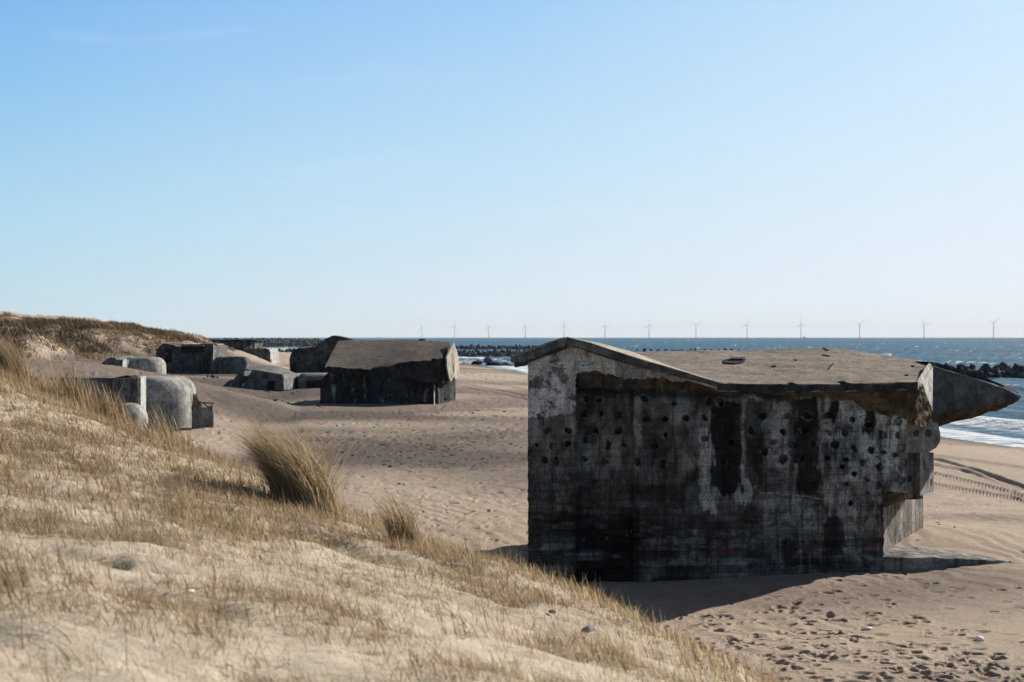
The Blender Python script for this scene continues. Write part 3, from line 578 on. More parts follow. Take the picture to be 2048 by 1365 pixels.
    cb = [P(1857, 724, 30.3), P(1876, 726.5, 30.4), P(1950, 748, 31.1), P(2000, 768, 31.5), P(2036, 786, 31.7), P(2034, 789, 31.7), P(1950, 757, 31.1), P(1868, 733, 30.3)]
    ext('prow_curb', cb, Vector((-.1, .9, 0)), m_edge, root, L=.18, amp=.02, sc=4)
    # lower right-hand blocks
    solid('ledge_underside', [FB(1766, 986, 0), FB(1812, 985, 0), FB(1812, 975, 1.0), FB(1766, 980, 1.0)], [FB(1767, 990, .02), FB(1811, 988, .02), FB(1808, 1001, 1.0), FB(1766, 1015, 1.0)], m_brown, root, L=.15, amp=.02, sc=4)
    ext('side_wall', [FB(1764, 770, .12), FB(1810, 845, .12), FB(1810, 984, .12), FB(1764, 984, .12)], VV*3.5, m_dent, root)
    ext('dented_block', [FB(1811, 846, 1.1), FB(1868, 841, 1.1), FB(1876, 851, 1.15), FB(1880, 870, 1.2), FB(1879, 884, 1.2), FB(1872, 896, 1.2), FB(1858, 905, 1.15), FB(1811, 906, 1.1)], VV*1.4+UU*-.1, m_dent, root, L=.16, amp=.035, sc=3)
    ext('side_pier', [FB(1811, 906, 1.5), FB(1826, 905, 1.5), FB(1826, 996, 1.5), FB(1811, 1000, 1.5)], VV*1.2, m_dent, root, L=.2, amp=.015, sc=3)
    w0, w1 = FB(1840, 905, 1.35), FB(1867, 906, 2.3)
    solid('side_pier', [w0, w1, FB(1867, 984, 2.3), FB(1840, 992, 1.35)], [p+Vector((-.55, .75, 0)) for p in (w0, w1, FB(1867, 984, 2.3), FB(1840, 992, 1.35))], m_dent, root, L=.2, amp=.012, sc=3)
    ext('niche_back', [FB(1822, 900, 1.95), FB(1846, 900, 1.95), FB(1846, 998, 1.95), FB(1822, 1000, 1.95)], VV*.4, m_dark, root)
    s0, s1 = Vector((7.55, 29.2, 0)), Vector((9.02, 31.2, 0))
    dn = Vector((-.8, .6, 0))*.8
    lw = [flat(s0, -.6), flat(s1, -.6), flat(s1, 1.35), flat(s0, 1.25)]; solid('board_wall', lw, [p+dn for p in lw], m_boardw, root, L=.4, amp=.006)
    sl = [(7.1, 27.55), (8.55, 27.6), (9.3, 27.8), (9.95, 28.1), (8.95, 28.9), (8.16, 28.85), (7.2, 28.5)]
    sz = [.26, .20, .14, .05, .17, .25, .28]
    solid('foundation_slab', [Vector((x+.03, y+.04, -.6)) for x, y in sl], [Vector((x, y, z)) for (x, y), z in zip(sl, sz)], m_slab, root, L=.09, amp=.032, sc=4)
    # spray paint scrawl
    bm = bmesh.new()
    for ln in ([(1431, 1095), (1430, 1103), (1437, 1103)], [(1441, 1096), (1438, 1100), (1441, 1104), (1445, 1100), (1441, 1096)], [(1447, 1096), (1450, 1103), (1453, 1096)], [(1461, 1097), (1456, 1097), (1457, 1103), (1462, 1103)], [(1462, 1104), (1465, 1096), (1468, 1105)], [(1463, 1101), (1467, 1101)]):
        tube(bm, [FB(x, y, .022) for x, y in ln], .006, 5)
    from_bm('graffiti', bm, m_pink, root)
big_bunker()

# ------------------------------------------------------------------ the other bunkers
def second_bunker():
    r = empty('gabled_bunker', P(760, 808, 100), 'stained concrete bunker with one big sloping roof and a sunlit end, standing mid-beach', 'bunker')
    fw = [P(640, 812, 96), P(639, 770, 96), P(644, 757, 96), P(652, 748, 96.2), P(662, 742, 96.4), P(700, 741, 97), P(877, 741, 97.5), P(877, 812, 97.5)]
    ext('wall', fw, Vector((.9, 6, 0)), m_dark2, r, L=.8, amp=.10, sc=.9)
    f0 = [(650, 733, 95.8), (675, 735, 95.9), (700, 737, 96), (735, 739, 96.1), (765, 736, 96.2), (795, 729, 96.3), (825, 723, 96.4), (862, 721, 96.5), (885, 716, 96.6)]
    b0 = [(677, 682, 103), (700, 680.5, 103), (725, 680, 103), (755, 680, 103), (790, 680, 103), (820, 680, 103), (845, 681, 103), (870, 682, 102.8), (899, 684, 102.2)]
    n0, n1 = 45, 16; V, ts = [], np.linspace(0, 8, n0)
    def lerp(L, q): return P(*[float(np.interp(q, range(9), [p[i] for p in L])) for i in range(3)])
    for j in range(n1):
        for q in ts:
            p = lerp(f0, q).lerp(lerp(b0, q), j/(n1-1)); p.z += .10*(fbm([p.x/1.5], [p.y/1.5], 0, 4, 3)[0]-.5)+.03*math.sin(math.pi*j/(n1-1)); V.append(p)
    top = np.array([tuple(p) for p in V]); lowr = top.copy(); lowr[:, 2] -= .45+.5*np.clip((lowr[:, 0]+10)/6, 0, 1); lowr[:, 1] += .25
    Qt = grid_quads(n1, n0); Nn = n0*n1; side = []
    ring = list(range(n0))+[r*n0+n0-1 for r in range(1, n1)]+[(n1-1)*n0+c for c in range(n0-2, -1, -1)]+[r*n0 for r in range(n1-2, 0, -1)]
    for i, q in enumerate(ring): w = ring[(i+1) % len(ring)]; side.append((q, q+Nn, w+Nn, w))
    fe = (fbm(np.arange(n0)*.55, np.zeros(n0), 0, 4, 205)-.5); top[:n0, 1] += fe*1.6; top[:n0, 2] += fe*.25; lowr[:n0, 2] += (fbm(np.arange(n0)*.7, np.zeros(n0), 0, 4, 206)-.5)*.5
    ro = from_np('roof', np.r_[top, lowr], np.r_[Qt, Qt[:, ::-1]+Nn, np.array(side)], m_roof2, r, False)
    ro.data.materials.append(m_edge); ro.data.polygons.foreach_set('material_index', [0]*len(Qt)+[1]*(len(Qt)+len(side)))
    bf = [P(765, 739, 96.5), P(795, 731, 96.5), P(825, 726, 96.5), P(862, 724, 96.5), P(884, 718, 96.5), P(887, 745, 96.6), P(884, 768, 96.6), P(850, 764, 96.6), P(790, 750, 96.6)]
    ext('roof_fascia', bf, Vector((.6, 3.0, 0)), m_edge, r, L=.4, amp=.10, sc=1.3)
    e1, e2, e3 = P(885, 716, 96.4), P(911, 735, 102.8), P(893, 764, 97.8); EN = (e2-e1).cross(e3-e1).normalized()
    def EP(x, y):
        q = Vector(((x-CX)/F, 1, -(y-CY)/F)); c = Vector((0, 0, H)); return c+q*((e1-c).dot(EN)/q.dot(EN))
    ef = [EP(*q) for q in ((885, 716), (892, 700), (899, 684.5), (905, 700), (909, 718), (911, 735), (910, 750), (903, 758), (899, 755), (893, 764), (889, 752), (886, 736))]
    ext('end_face', [p+Vector((.30, -.05, 0)) for p in ef], Vector((-.10, .02, 0)), m_sunlit, r)
    ext('end_wall', [P(880, 762, 99), P(899, 758, 100), P(900, 797, 100), P(880, 800, 99)], Vector((-.3, 2.5, 0)), m_dark2, r, L=.6, amp=.08)
    solid('sunlit_corner', [P(868, 770, 97.0), P(877, 768, 98.6), P(877, 806, 98.6), P(868, 812, 97.0)], [p+Vector((-.08, .4, 0)) for p in (P(868, 770, 97.0), P(877, 768, 98.6), P(877, 806, 98.6), P(868, 812, 97.0))], m_sunlit, r, L=.4, amp=.02)  # sunlit corner of the wall, its brightness put in as a pale strip
    ext('roof_rubble', [P(836, 683, 102.9), P(850, 681, 102.9), P(850, 678.6, 102.9), P(838, 678.8, 102.9)], Vector((0, .6, 0)), m_edge, r, L=.3, amp=.05)
m_sunlit = concrete('sunlit_concrete', (.36, .33, .27), (.24, .22, .18), .25, 0, 0, .1, 1.0, .1)  # paler, warmer copy of the wall colour for faces in the sun
m_dark2 = concrete('blackish_concrete', (.052, .052, .055), (.020, .021, .024), .85, 2.6, 0, .5, .55, .1, .57)  # very dark base with black and pale streaks
m_roof2 = roof_mat('old_roof', (.15, .13, .108), (.105, .092, .08))
second_bunker()

def pitted_bunker():
    r = empty('pitted_bunker', P(640, 745, 188), 'tall dark bunker with pock-marked wall and two doorways, behind the gabled one', 'bunker')
    D = 184
    fr = [P(580, 752, D), P(578.5, 720, D), P(581, 708, D), P(588, 700, D), P(600, 696.5, D), P(632, 694.5, D), P(640, 686, D), P(652, 677, D), P(665, 672.5, D), P(700, 681, D), P(730, 690, D), P(730, 752, D)]
    ext('wall', fr, Vector((0, 6, 0)), m_dotted, r, L=.7, amp=.12, sc=.8)
    rp = [P(660, 673, D-.6), P(667, 671.5, D-.6), P(690, 676, D-.6), P(700, 679.5, D-.6), P(698, 682, D-.6), P(666, 675, D-.6)]
    ext('roof', rp, Vector((0, 5, 0)), m_edge, r, L=.5, amp=.05)
    for a in ([(584, 752), (585, 727), (592, 724), (592, 752)], [(639, 755), (639, 731), (652, 728), (652, 755)]):
        ext('doorway', [P(x, y, D-.35) for x, y in a], Vector((0, .5, 0)), m_black, r)
pitted_bunker()

def tilted_bunker():
    r = empty('tilted_bunker', P(530, 777, 125), 'small sunken bunker tipped to one side with a dark doorway', 'bunker')
    D = 123
    fr = [P(486, 781, D), P(489, 738, D), P(510, 740, D), P(540, 745, D), P(564, 750, D), P(568, 757, D), P(568, 781, D)]
    bk = [P(486, 776, D+7), P(500, 733, D+7), P(520, 732, D+7), P(556, 732, D+7), P(592, 747, D+7), P(597, 755, D+7), P(597, 776, D+7)]
    solid('wall', fr, bk, m_grey, r, L=.7, amp=.06)
    ext('upper_band', [P(495, 758, D-.12), P(497, 741, D-.12), P(540, 746, D-.12), P(566, 752, D-.12), P(566, 767, D-.12), P(556, 766, D-.12), P(554, 757, D-.12)], Vector((0, .3, 0)), m_dark, r, L=.5, amp=.03)
    ext('doorway', [P(533, 780, D-.16), P(535, 761, D-.16), P(550, 762, D-.16), P(549, 780, D-.16)], Vector((0, .4, 0)), m_black, r)
    ext('lintel', [P(530, 761, D-.22), P(532, 757, D-.22), P(554, 759, D-.22), P(553, 763, D-.22)], Vector((0, .3, 0)), m_grey, r)
    for nm, a, dv, m, lb, q in (('leaning_slab', [(441, 777), (452, 766), (462, 759), (465, 763), (456, 778)], (.4, 1.5, 0), m_grey, 'grey broken slab lying at the outer end of the leaning pair beside the tipped bunker', 121),
                        ('leaning_slab', [(459, 779), (468, 757), (477, 746), (489, 742), (488, 752), (474, 757)], (.5, 2.0, 0), m_grey, 'taller grey slab propped against the left side of the tipped bunker', 121.5)):
        tag(ext(nm, [P(x, y, q) for x, y in a], Vector(dv), m, L=.5, amp=.04), lb, 'concrete slab', 'slabs leaning beside the tipped bunker')
    rr = empty('sunken_bunker', P(625, 776, 127), 'low half-buried bunker with rounded roof and wide dark opening, by the gabled bunker corner', 'bunker')
    rounded('wall', *P(632, 760, 130).xy, 3.4, 4.0, -.5, P(0, 749, 128).z, .12, .8, .7, m_grey, rr, .04, -.05)
    ext('opening', [P(613, 779, 126.9), P(613, 762, 126.9), P(645, 760, 126.9), P(645, 779, 126.9)], Vector((0, 1.4, 0)), m_black, rr)
tilted_bunker()

def embrasure_bunker():
    r = empty('embrasure_bunker', P(380, 750, 177), 'black-stained bunker with a wide gun slit and tall doorway below the dune', 'bunker')
    D = 174
    fl = [P(312, 754, D), P(312, 708, D), P(314, 699, D), P(319, 692, D), P(326, 687, D), P(336, 688.5, D), P(346, 690, D), P(355, 694, D), P(362, 696, D), P(362, 754, D)]
    ext('wall', fl, Vector((.4, 5, 0)), m_dark, r, L=.6, amp=.07)
    ext('wall', [P(362, 754, D+.3), P(362, 689, D+.3), P(426, 689, D+.3), P(426, 754, D+.3)], Vector((.3, 5, 0)), m_dark, r, L=.7, amp=.04)
    ext('gun_slit', [P(363, 706, D-.02), P(363, 693, D-.02), P(407, 692.5, D-.02), P(407, 704.5, D-.02)], Vector((0, .4, 0)), m_black, r)
    ext('lintel', [P(362, 693, D-.2), P(362, 691.6, D-.2), P(407, 691, D-.2), P(407, 692.4, D-.2)], Vector((0, .6, 0)), m_pale, r)
    ext('doorway', [P(330.5, 727, D-.14), P(330, 700, D-.14), P(343, 698, D-.14), P(343, 726, D-.14)], Vector((0, .3, 0)), m_black, r)
    ext('plank', [P(331, 711, D-.3), P(331, 707, D-.3), P(335, 704, D-.3), P(335, 708, D-.3)], Vector((0, .1, 0)), m_grey, r)
    solid('side_wall', [P(425, 754, D+.1), P(427, 690.5, D+.1), P(455, 692, D+5), P(456, 752, D+5)], [P(425, 754, D+5), P(427, 689.5, D+6), P(450, 690, D+7), P(450, 752, D+7)], m_grey, r, L=.7, amp=.05)
    ext('pale_run', [P(422, 742, D), P(424, 708, D), P(427, 700, D), P(427, 742, D)], Vector((0, .4, 0)), m_pale, r, L=.4, amp=.05)
    ext('roof', [P(400, 690.5, D+1), P(400, 688, D+1), P(433, 688, D+1), P(435, 690.5, D+1)], Vector((0, 4, 0)), m_roof, r)
    g = empty('low_rounded_block', P(465, 748, 174), 'low dark concrete block with rounded corners, against the gun-slit bunker', 'concrete block')
    c = P(464, 740, 173.5); rounded('wall', c.x, c.y, 4.1, 3.2, -.5, P(0, 714, 172).z, .03, .5, .7, m_dark, g, .04)
    h = empty('distant_bunker', P(490, 724, 250), 'farthest bunker with flat roof and rounded wing wall half covered in sand', 'bunker')
    D = 247
    ext('wall', [P(428, 724, D), P(418, 683, D), P(488, 681, D), P(488, 724, D)], Vector((.6, 6, 0)), m_dotted, h, L=1, amp=.06)
    ext('wall', [P(488, 724, D), P(488, 681, D), P(510, 682.5, D+2), P(510, 724, D+2)], Vector((.5, 5, 0)), m_dark, h, L=1, amp=.05)
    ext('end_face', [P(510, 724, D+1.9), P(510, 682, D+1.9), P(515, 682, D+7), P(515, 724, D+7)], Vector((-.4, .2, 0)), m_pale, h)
    ext('roof', [P(416, 684, D-.3), P(418, 680, D-.3), P(440, 681, D-.3), P(470, 679.5, D-.3), P(512, 680.5, D+1), P(512, 683, D+1), P(440, 684, D-.3)], Vector((.6, 6, 0)), m_edge, h, L=1, amp=.05)
    wv = [P(488, 732, 242), P(488, 701, 242), P(496, 698, 242), P(530, 697, 242), P(536, 699, 242), P(540, 704, 242), P(541, 732, 242)]
    ext('wing_wall', wv, Vector((.45, 6, 0)), m_dark, h, L=.8, amp=.04)
    en = [P(530, 696.6, 242.2), P(536, 698.6, 242.2), P(541, 704, 242.2), P(541.4, 732, 242.2)]
    solid('wing_end', en+[p+Vector((-.1, 0, -.1)) for p in en[::-1]], [p+Vector((.5, 5.6, .02)) for p in en]+[p+Vector((.4, 5.6, -.1)) for p in en[::-1]], m_pale, h, L=.8, amp=.0)
embrasure_bunker()

def dune_bunkers():
    r = empty('rounded_bunker', P(300, 870, 66), 'grey rounded bunker half buried in the dune behind dry grass, nearest on the left', 'bunker')
    c = P(310, 800, 66.4); rounded('wall', c.x-.05, c.y+.4, 3.55, 4.4, -.5, P(0, 755, 65).z, .05, 1.75, .8, m_light, r, .025)
    a, b = P(281, 760, 61.5), P(291, 758, 64.3)
    zt, zb = 2.72, -.3
    w = [Vector((-22, 62.3, zb)), Vector((a.x, a.y, zb)), Vector((b.x, b.y, zb)), Vector((-21, 67, zb))]
    solid('side_wall', w, [Vector((p.x, p.y, zt+(0 if i else .02))) for i, p in enumerate(w)], m_grey, r, L=.7, amp=.02)
    ext('sunlit_end', [Vector((a.x-.12, a.y-.03, zb)), Vector((a.x+.02, a.y-.03, zb)), Vector((b.x+.03, b.y, zb)), Vector((b.x-.1, b.y, zb))], Vector((0, 0, zt-zb+.05)), m_pale, r)  # sun on the end of the side wall, put in as a pale strip
    ext('broken_lip', [P(222, 758, 62), P(238, 754.5, 62), P(254, 751.5, 62), P(262, 755, 62), P(266, 757, 62), P(250, 757, 62)], Vector((0, 1.4, 0)), m_edge, r, L=.2, amp=.06)
    d = empty('pale_dome', P(258, 858, 46), 'pale sunlit rounded concrete dome poking out of the dune grass', 'concrete dome')
    c = P(256, 840, 46.3); rounded('dome', c.x, c.y, 1.25, 1.3, .3, P(0, 807, 46).z, 0, .58, .52, m_pale, d, .015)
    k = empty('broken_block', P(408, 856, 67), 'broken concrete stump with rusty bars sticking out, right of the rounded bunker', 'concrete block')
    ext('wall', [P(386, 890, 64.3), P(388, 790, 64.3), P(396, 800, 64.3), P(404, 813, 64.3), P(416, 816, 64.3), P(427, 814, 64.3), P(427, 886, 64.3)], Vector((-.35, 1.2, 0)), m_grey, k, L=.16, amp=.11, sc=1.6)
    bm = bmesh.new()
    for l in ([(391, 788, 64.2), (394, 797, 64.2), (399, 806, 64.1), (404, 812, 64.1)], [(399, 803, 64.2), (410, 809, 64.2), (418, 817, 64.1), (424, 824, 64.1)], [(402, 806, 64.4), (415, 806, 64.4), (428, 807, 64.5)], [(393, 795, 64.3), (400, 812, 64.2), (403, 818, 64.1)]):
        tube(bm, [P(*q) for q in l], .03, 5)
    from_bm('rusty_bars', bm, m_rust, k)
    b2 = empty('twin_rounded_bunker', P(260, 748, 152), 'rounded bunker pair with a sunlit edge, sunk in gravel below the grassy dune', 'bunker')
    c = P(286, 735, 153.5); rounded('wall', c.x, c.y, 4.7, 4.4, -.3, P(0, 715.5, 151).z, .05, 1.7, 1.0, m_light, b2, .03)
    ext('sunlit_edge', [P(243.5, 752, 148), P(246, 721, 148), P(251.5, 718, 149.5), P(251.5, 752, 149.5)], Vector((-.2, 1, 0)), m_pale, b2)  # lit strip at the block's left side, painted as pale concrete
    ext('panel', [P(226, 752, 149), P(228, 720, 149), P(246, 720, 149), P(246, 752, 149)], Vector((0, 3, 0)), m_grey, b2, L=.6, amp=.03)
    ext('end_block', [P(182, 746, 150), P(195, 735, 150), P(208, 722, 150), P(215, 717, 150), P(222, 715, 150), P(230, 716, 150), P(233, 721, 150), P(230, 750, 150)], Vector((.8, 4, .2)), m_grey, b2, L=.5, amp=.05)
    s = [P(132, 704, 172), P(150, 704, 172), P(205, 712, 172), P(203, 714.5, 172), P(150, 707, 172)]
    tag(ext('flat_slab', s, Vector((1.2, 4, .5)), m_grey, L=1, amp=.05), 'flat grey slab lying on the sandy slope under the grassy dune', 'concrete slab')
dune_bunkers()

# ------------------------------------------------------------------ stones, slabs, boulders
def rock_mesh(seed, n=16, flat=.75):
    rg = np.random.default_rng(seed); bm = bmesh.new()
    for _ in range(n):
        v = rg.normal(size=3); v /= np.linalg.norm(v); v *= rg.uniform(.8, 1.05); bm.verts.new((v[0], v[1]*.85, v[2]*flat))
    bmesh.ops.convex_hull(bm, input=bm.verts); bmesh.ops.delete(bm, geom=[v for v in bm.verts if not v.link_faces], context='VERTS')
    bmesh.ops.recalc_face_normals(bm, faces=bm.faces)
    me = bpy.data.meshes.new('boulder'); bm.to_mesh(me); bm.free(); return me
rocks = []
for i in range(9):
    me = rock_mesh(100+i); me.materials.append(m_rock); rocks.append(me)
def boulder(me, p, s, label, group, name='boulder', cat='boulder'):
    o = bpy.data.objects.new(name, me); C.objects.link(o); o.location = p
    o.scale = (s*rng.uniform(.8, 1.25), s*rng.uniform(.8, 1.2), s*rng.uniform(.7, 1.1)); o.rotation_euler = rng.uniform(0, 6.28, 3)*np.array([.3, .3, 1])
    return tag(o, label, cat, group)
def groyne(px0, px1, D0, D1, base, hgt, n, size, label, group, layers=3, deep=2.5):
    for i in range(n):
        t = (i+rng.random())/n; D = D0+(D1-D0)*t; px = px0+(px1-px0)*t; lay = i % layers
        c = P(px, base, D); z = -1.0+hgt*(lay+.35)/layers*rng.uniform(.75, 1.1)
        boulder(rocks[rng.integers(9)], (c.x+rng.normal()*.3, c.y-deep*.5+lay*deep/layers*1.0+rng.normal()*.3, z), size*rng.uniform(.65, 1.2), label, group)
groyne(1862, 2110, 197, 194, 752, 1.75, 72, .80, 'dark angular boulder in the breakwater beyond the pointed prow on the right', 'boulders of the right-hand breakwater')
groyne(902, 1075, 424, 420, 712, 1.7, 72, .72, 'dark boulder in the nearer breakwater between the gabled bunker and the large one', 'boulders of the nearer middle breakwater')
groyne(898, 1096, 640, 636, 698, 1.9, 66, .95, 'dark boulder in the farther breakwater between the gabled bunker and the large one', 'boulders of the farther middle breakwater')
groyne(1262, 1480, 470, 500, 706, 1.5, 44, .75, 'small dark boulder showing above the roof line of the large bunker', 'boulders behind the large bunker roof')
groyne(536, 600, 466, 470, 707, 1.7, 50, .75, 'dark boulder in the breakwater left of the pock-marked bunker', 'boulders of the left breakwater')
def far_groynes():
    V, Q = [], []
    for px0, px1, D, hgt, size, n in ((420, 660, 800, 2.0, 1.0, 330), (400, 660, 1050, 2.2, 1.2, 330), (380, 660, 1500, 2.6, 1.6, 300), (660, 905, 700, 1.4, .9, 200), (536, 600, 470, 1.0, .5, 150), (900, 1075, 423, 1.1, .5, 260), (898, 1096, 640, 1.4, .7, 260), (1858, 2300, 197, .8, .5, 220), (360, 640, 2200, 3.6, 2.4, 260)):
        for i in range(n):
            c = P(rng.uniform(px0, px1), 0, D*rng.uniform(.96, 1.05)); me = rocks[rng.integers(9)]; s = size*rng.uniform(.6, 1.2)
            bm = bmesh.new(); bm.from_mesh(me); bmesh.ops.triangulate(bm, faces=bm.faces); b0 = len(V)
            ca, sa = math.cos(i), math.sin(i); zz = -1+rng.random()*hgt
            for v in bm.verts: V.append((c.x+s*(v.co.x*ca-v.co.y*sa), c.y+s*(v.co.x*sa+v.co.y*ca), zz+s*v.co.z))
            bm.verts.index_update()
            for f in bm.faces: Q.append([b0+v.index for v in f.verts])
            bm.free()
    tag(from_np('far_breakwaters', np.array(V), np.array(Q), m_rock, smooth=False), 'far rows of dark breakwater rock along the shore', kind='stuff')
far_groynes()

for i, (px, py, w, h, dp, mt, lb) in enumerate((
    (925, 731, 26, 4, 2.2, m_grey, 'tilted flat slab at the left end of the rubble by the water'), (950, 726, 17, 4, 2.0, m_edge, 'dark slab just left of the pointed block in the shore rubble'),
    (978, 723, 17, 9, 1.6, m_grey, 'pointed upright block standing on the shore rubble'), (985, 729, 34, 4.5, 2.5, m_edge, 'long low slab under the pointed block in the shore rubble'),
    (1014, 730, 22, 4.5, 2.2, m_grey, 'broken slab right of the long low slab in the shore rubble'), (1036, 730, 20, 5, 2.0, m_edge, 'dark slab near the eave of the large bunker in the shore rubble'), (1051, 731, 10, 3.5, 1.5, m_grey, 'small pale slab at the right end of the shore rubble'))):
    D = 276; a = [(px-w/2, py+4), (px-w/2+w*.12, py-h*.3), (px-w*.1, py-h*.9), (px+w*.2, py-h*.6), (px+w*.42, py-h*.15), (px+w/2, py+4)]
    tag(ext('rubble_slab', [P(x, y, D) for x, y in a], Vector((rng.uniform(-.5, .8), dp, .2)), mt, L=.8, amp=.08, s=i), lb, 'concrete slab', 'broken slabs on the shore')

def build_pebbles():
    n = 17000; px = rng.uniform(-20, 2080, n); D = 27*np.exp(rng.uniform(0, 1.8, n)); x = (px-CX)/F*D; py = 675+4.5*F/D
    dens = .03*sm(.45, .62, fbm(x/9, D/6, 0, 3, 141))
    for cx, cy, rx, ry, w in ((800, 900, 300, 36, .85), (640, 832, 260, 9, .5), (580, 790, 220, 14, .8), (430, 772, 130, 12, .8), (180, 746, 230, 12, .9), (160, 722, 90, 12, .9)):
        dens = dens+w*np.exp(-(((px-cx)/rx)**2+((py-cy)/ry)**2))
    ok = (rng.random(n) < dens) & (shore_d(x, D) > 6); x, D = x[ok], D[ok]; m = len(x); z = ground(x, D)
    ico = np.array([(0, 0, 1), (.9, 0, .3), (.28, .85, .25), (-.72, .53, .35), (-.72, -.53, .2), (.28, -.85, .3), (0, 0, -.6)]); T0 = np.array([(0, 1, 2), (0, 2, 3), (0, 3, 4), (0, 4, 5), (0, 5, 1), (6, 2, 1), (6, 3, 2), (6, 4, 3), (6, 5, 4), (6, 1, 5)])
    sz = np.exp(rng.normal(size=m)*.4)*.017*(1+D/60); a = rng.uniform(0, 6.28, m); k = ico[None]*(1+.3*rng.normal(size=(m, 7, 1)))
    X = (k[..., 0]*np.cos(a)[:, None]-k[..., 1]*np.sin(a)[:, None])*sz[:, None]*1.4+x[:, None]; Y = (k[..., 0]*np.sin(a)[:, None]+k[..., 1]*np.cos(a)[:, None])*sz[:, None]+D[:, None]; Z = k[..., 2]*sz[:, None]*.6+z[:, None]
    tag(from_np('beach_pebbles', np.stack([X, Y, Z], -1).reshape(-1, 3), (T0[None]+(np.arange(m)*7)[:, None, None]).reshape(-1, 3), m_pebble, smooth=False), 'dark pebbles strewn in bands over the beach', kind='stuff')
m_pebble = simple('pebble', (.15, .125, .11), .6, 3)
build_pebbles()
for px, py, w, fl, mt, lb, tz in ((1663, 1229, 11, .75, m_stone, 'dark round stone on the sand in front of the large bunker', 0), (1960, 1287, 11, .6, m_shell, 'pale rounded stone on the open sand at the far right', 0), (1735, 1258, 10, .3, m_shell, 'flat white stone between the dark stone and the pale one', 0)):
    D = 4.5*F/(py-675.0); p = P(px, py, D); p.z = float(ground(p.x, p.y))+.02
    me = rock_mesh(int(px), 40, fl); me.materials.append(mt); me.polygons.foreach_set('use_smooth', [True]*len(me.polygons))
    o = bpy.data.objects.new('beach_stone', me); C.objects.link(o); o.location = p; o.scale = [w/F*D]*3; tag(o, lb, 'stone')
for px, py, w, lb in ((442, 808, 11, 'dark boulder nearest the broken stump on the sand'), (457, 803, 9, 'wedge-shaped boulder leaning among the beach stones beside the stump'), (449, 813, 8, 'lower dark boulder in front of the wedge-shaped one'), (490, 808, 7, 'small boulder at the end of the stone row'),
                      (478, 810, 5, 'smallest pale stone in the row beside the stump'), (549, 806, 8, 'lone dark boulder in the shadow of the gabled bunker'), (577, 807, 4, 'tiny dark stone next to the lone boulder')):
    D = 96; p = P(px, py, D); boulder(rocks[rng.integers(9)], (p.x, p.y, float(ground(p.x, p.y))+.1), w/F*D, lb, 'stones by the left bunker')
for px, py, w, lb in ((416, 762, 5, 'left dark lump of debris on the sand below the gun-slit bunker'), (425, 761, 6, 'middle dark lump of debris on the sand below the gun-slit bunker'), (435, 762, 5, 'right dark lump of debris on the sand below the gun-slit bunker'), (517, 733, 12, 'low dark slab-like boulder on the sand behind the tipped bunker')):
    D = 145 if py > 740 else 190; p = P(px, py, D); o = boulder(rocks[rng.integers(9)], (p.x, p.y, float(ground(p.x, p.y))+.1), w/F*D, lb, 'dark debris on the middle beach'); o.scale.z *= .45

# ------------------------------------------------------------------ grass
def dune_hit(px, py, lo=3.5, hi=30.0):
    D = np.linspace(lo, hi, 500); x = (px-CX)/F*D; z = H-(py-CY)/F*D; s = dune_z(x, D)-z
    i = np.argmax(s > 0); return Vector((x[i], D[i], float(dune_z(x[i:i+1], D[i:i+1])[0])))
def blades(base, L, lean, az, curl, width, col, K=5):
    """curved tapering leaves; lean = tilt at the foot (rad), curl = extra tilt towards the tip, az = direction they lean"""
    n = len(base); V = np.zeros((n, 2*K+1, 3)); pos = base.copy(); side = np.stack([-np.sin(az+1.3*rng.normal(size=n)), np.cos(az+1.3*rng.normal(size=n)), np.zeros(n)], 1)
    side[:, 2] = 0
    for k in range(K):
        w = (width*(1-.75*(k/K)**1.5))[:, None]
        V[:, 2*k] = pos-side*w; V[:, 2*k+1] = pos+side*w
        th = lean+curl*((k+.5)/K); st = (L/K)[:, None]
        pos = pos+st*np.stack([np.sin(th)*np.cos(az), np.sin(th)*np.sin(az), np.cos(th)], 1)
    V[:, 2*K] = pos
    nv = 2*K+1; b = (np.arange(n)*nv)[:, None]
    q = np.concatenate([b+np.array([[2*k, 2*k+1, 2*k+3, 2*k+2]]) for k in range(K-1)], 0)
    t = b+np.array([[2*K-2, 2*K-1, 2*K, 2*K]])
    tipq = np.concatenate([b+2*K-2, b+2*K-1, b+2*K], 1)
    T = np.concatenate([q[:, [0, 1, 2]], q[:, [0, 2, 3]], tipq], 0)
    return V.reshape(-1, 3), T, np.repeat(col, nv, 0)
straw = np.array([(.46, .35, .20), (.38, .27, .15), (.32, .215, .12), (.24, .145, .085), (.24, .21, .105), (.33, .29, .15), (.54, .44, .28)]); straw = straw*.86+straw.mean(1, keepdims=True)*.14*np.array([1.06, 1.0, .92])
def pick(n, w): return straw[rng.choice(len(straw), n, p=np.array(w)/np.sum(w))]*rng.uniform(.75, 1.2, (n, 1))
def grass_obj(name, parts, label, **k):
    V, T, Cc, o = [], [], [], 0
    for v, t, c in parts: V.append(v); T.append(t+o); Cc.append(c); o += len(v)
    return tag(from_np(name, np.concatenate(V), np.concatenate(T), m_grass, smooth=False, attrs={'paint': np.concatenate(Cc)}), label, **k)

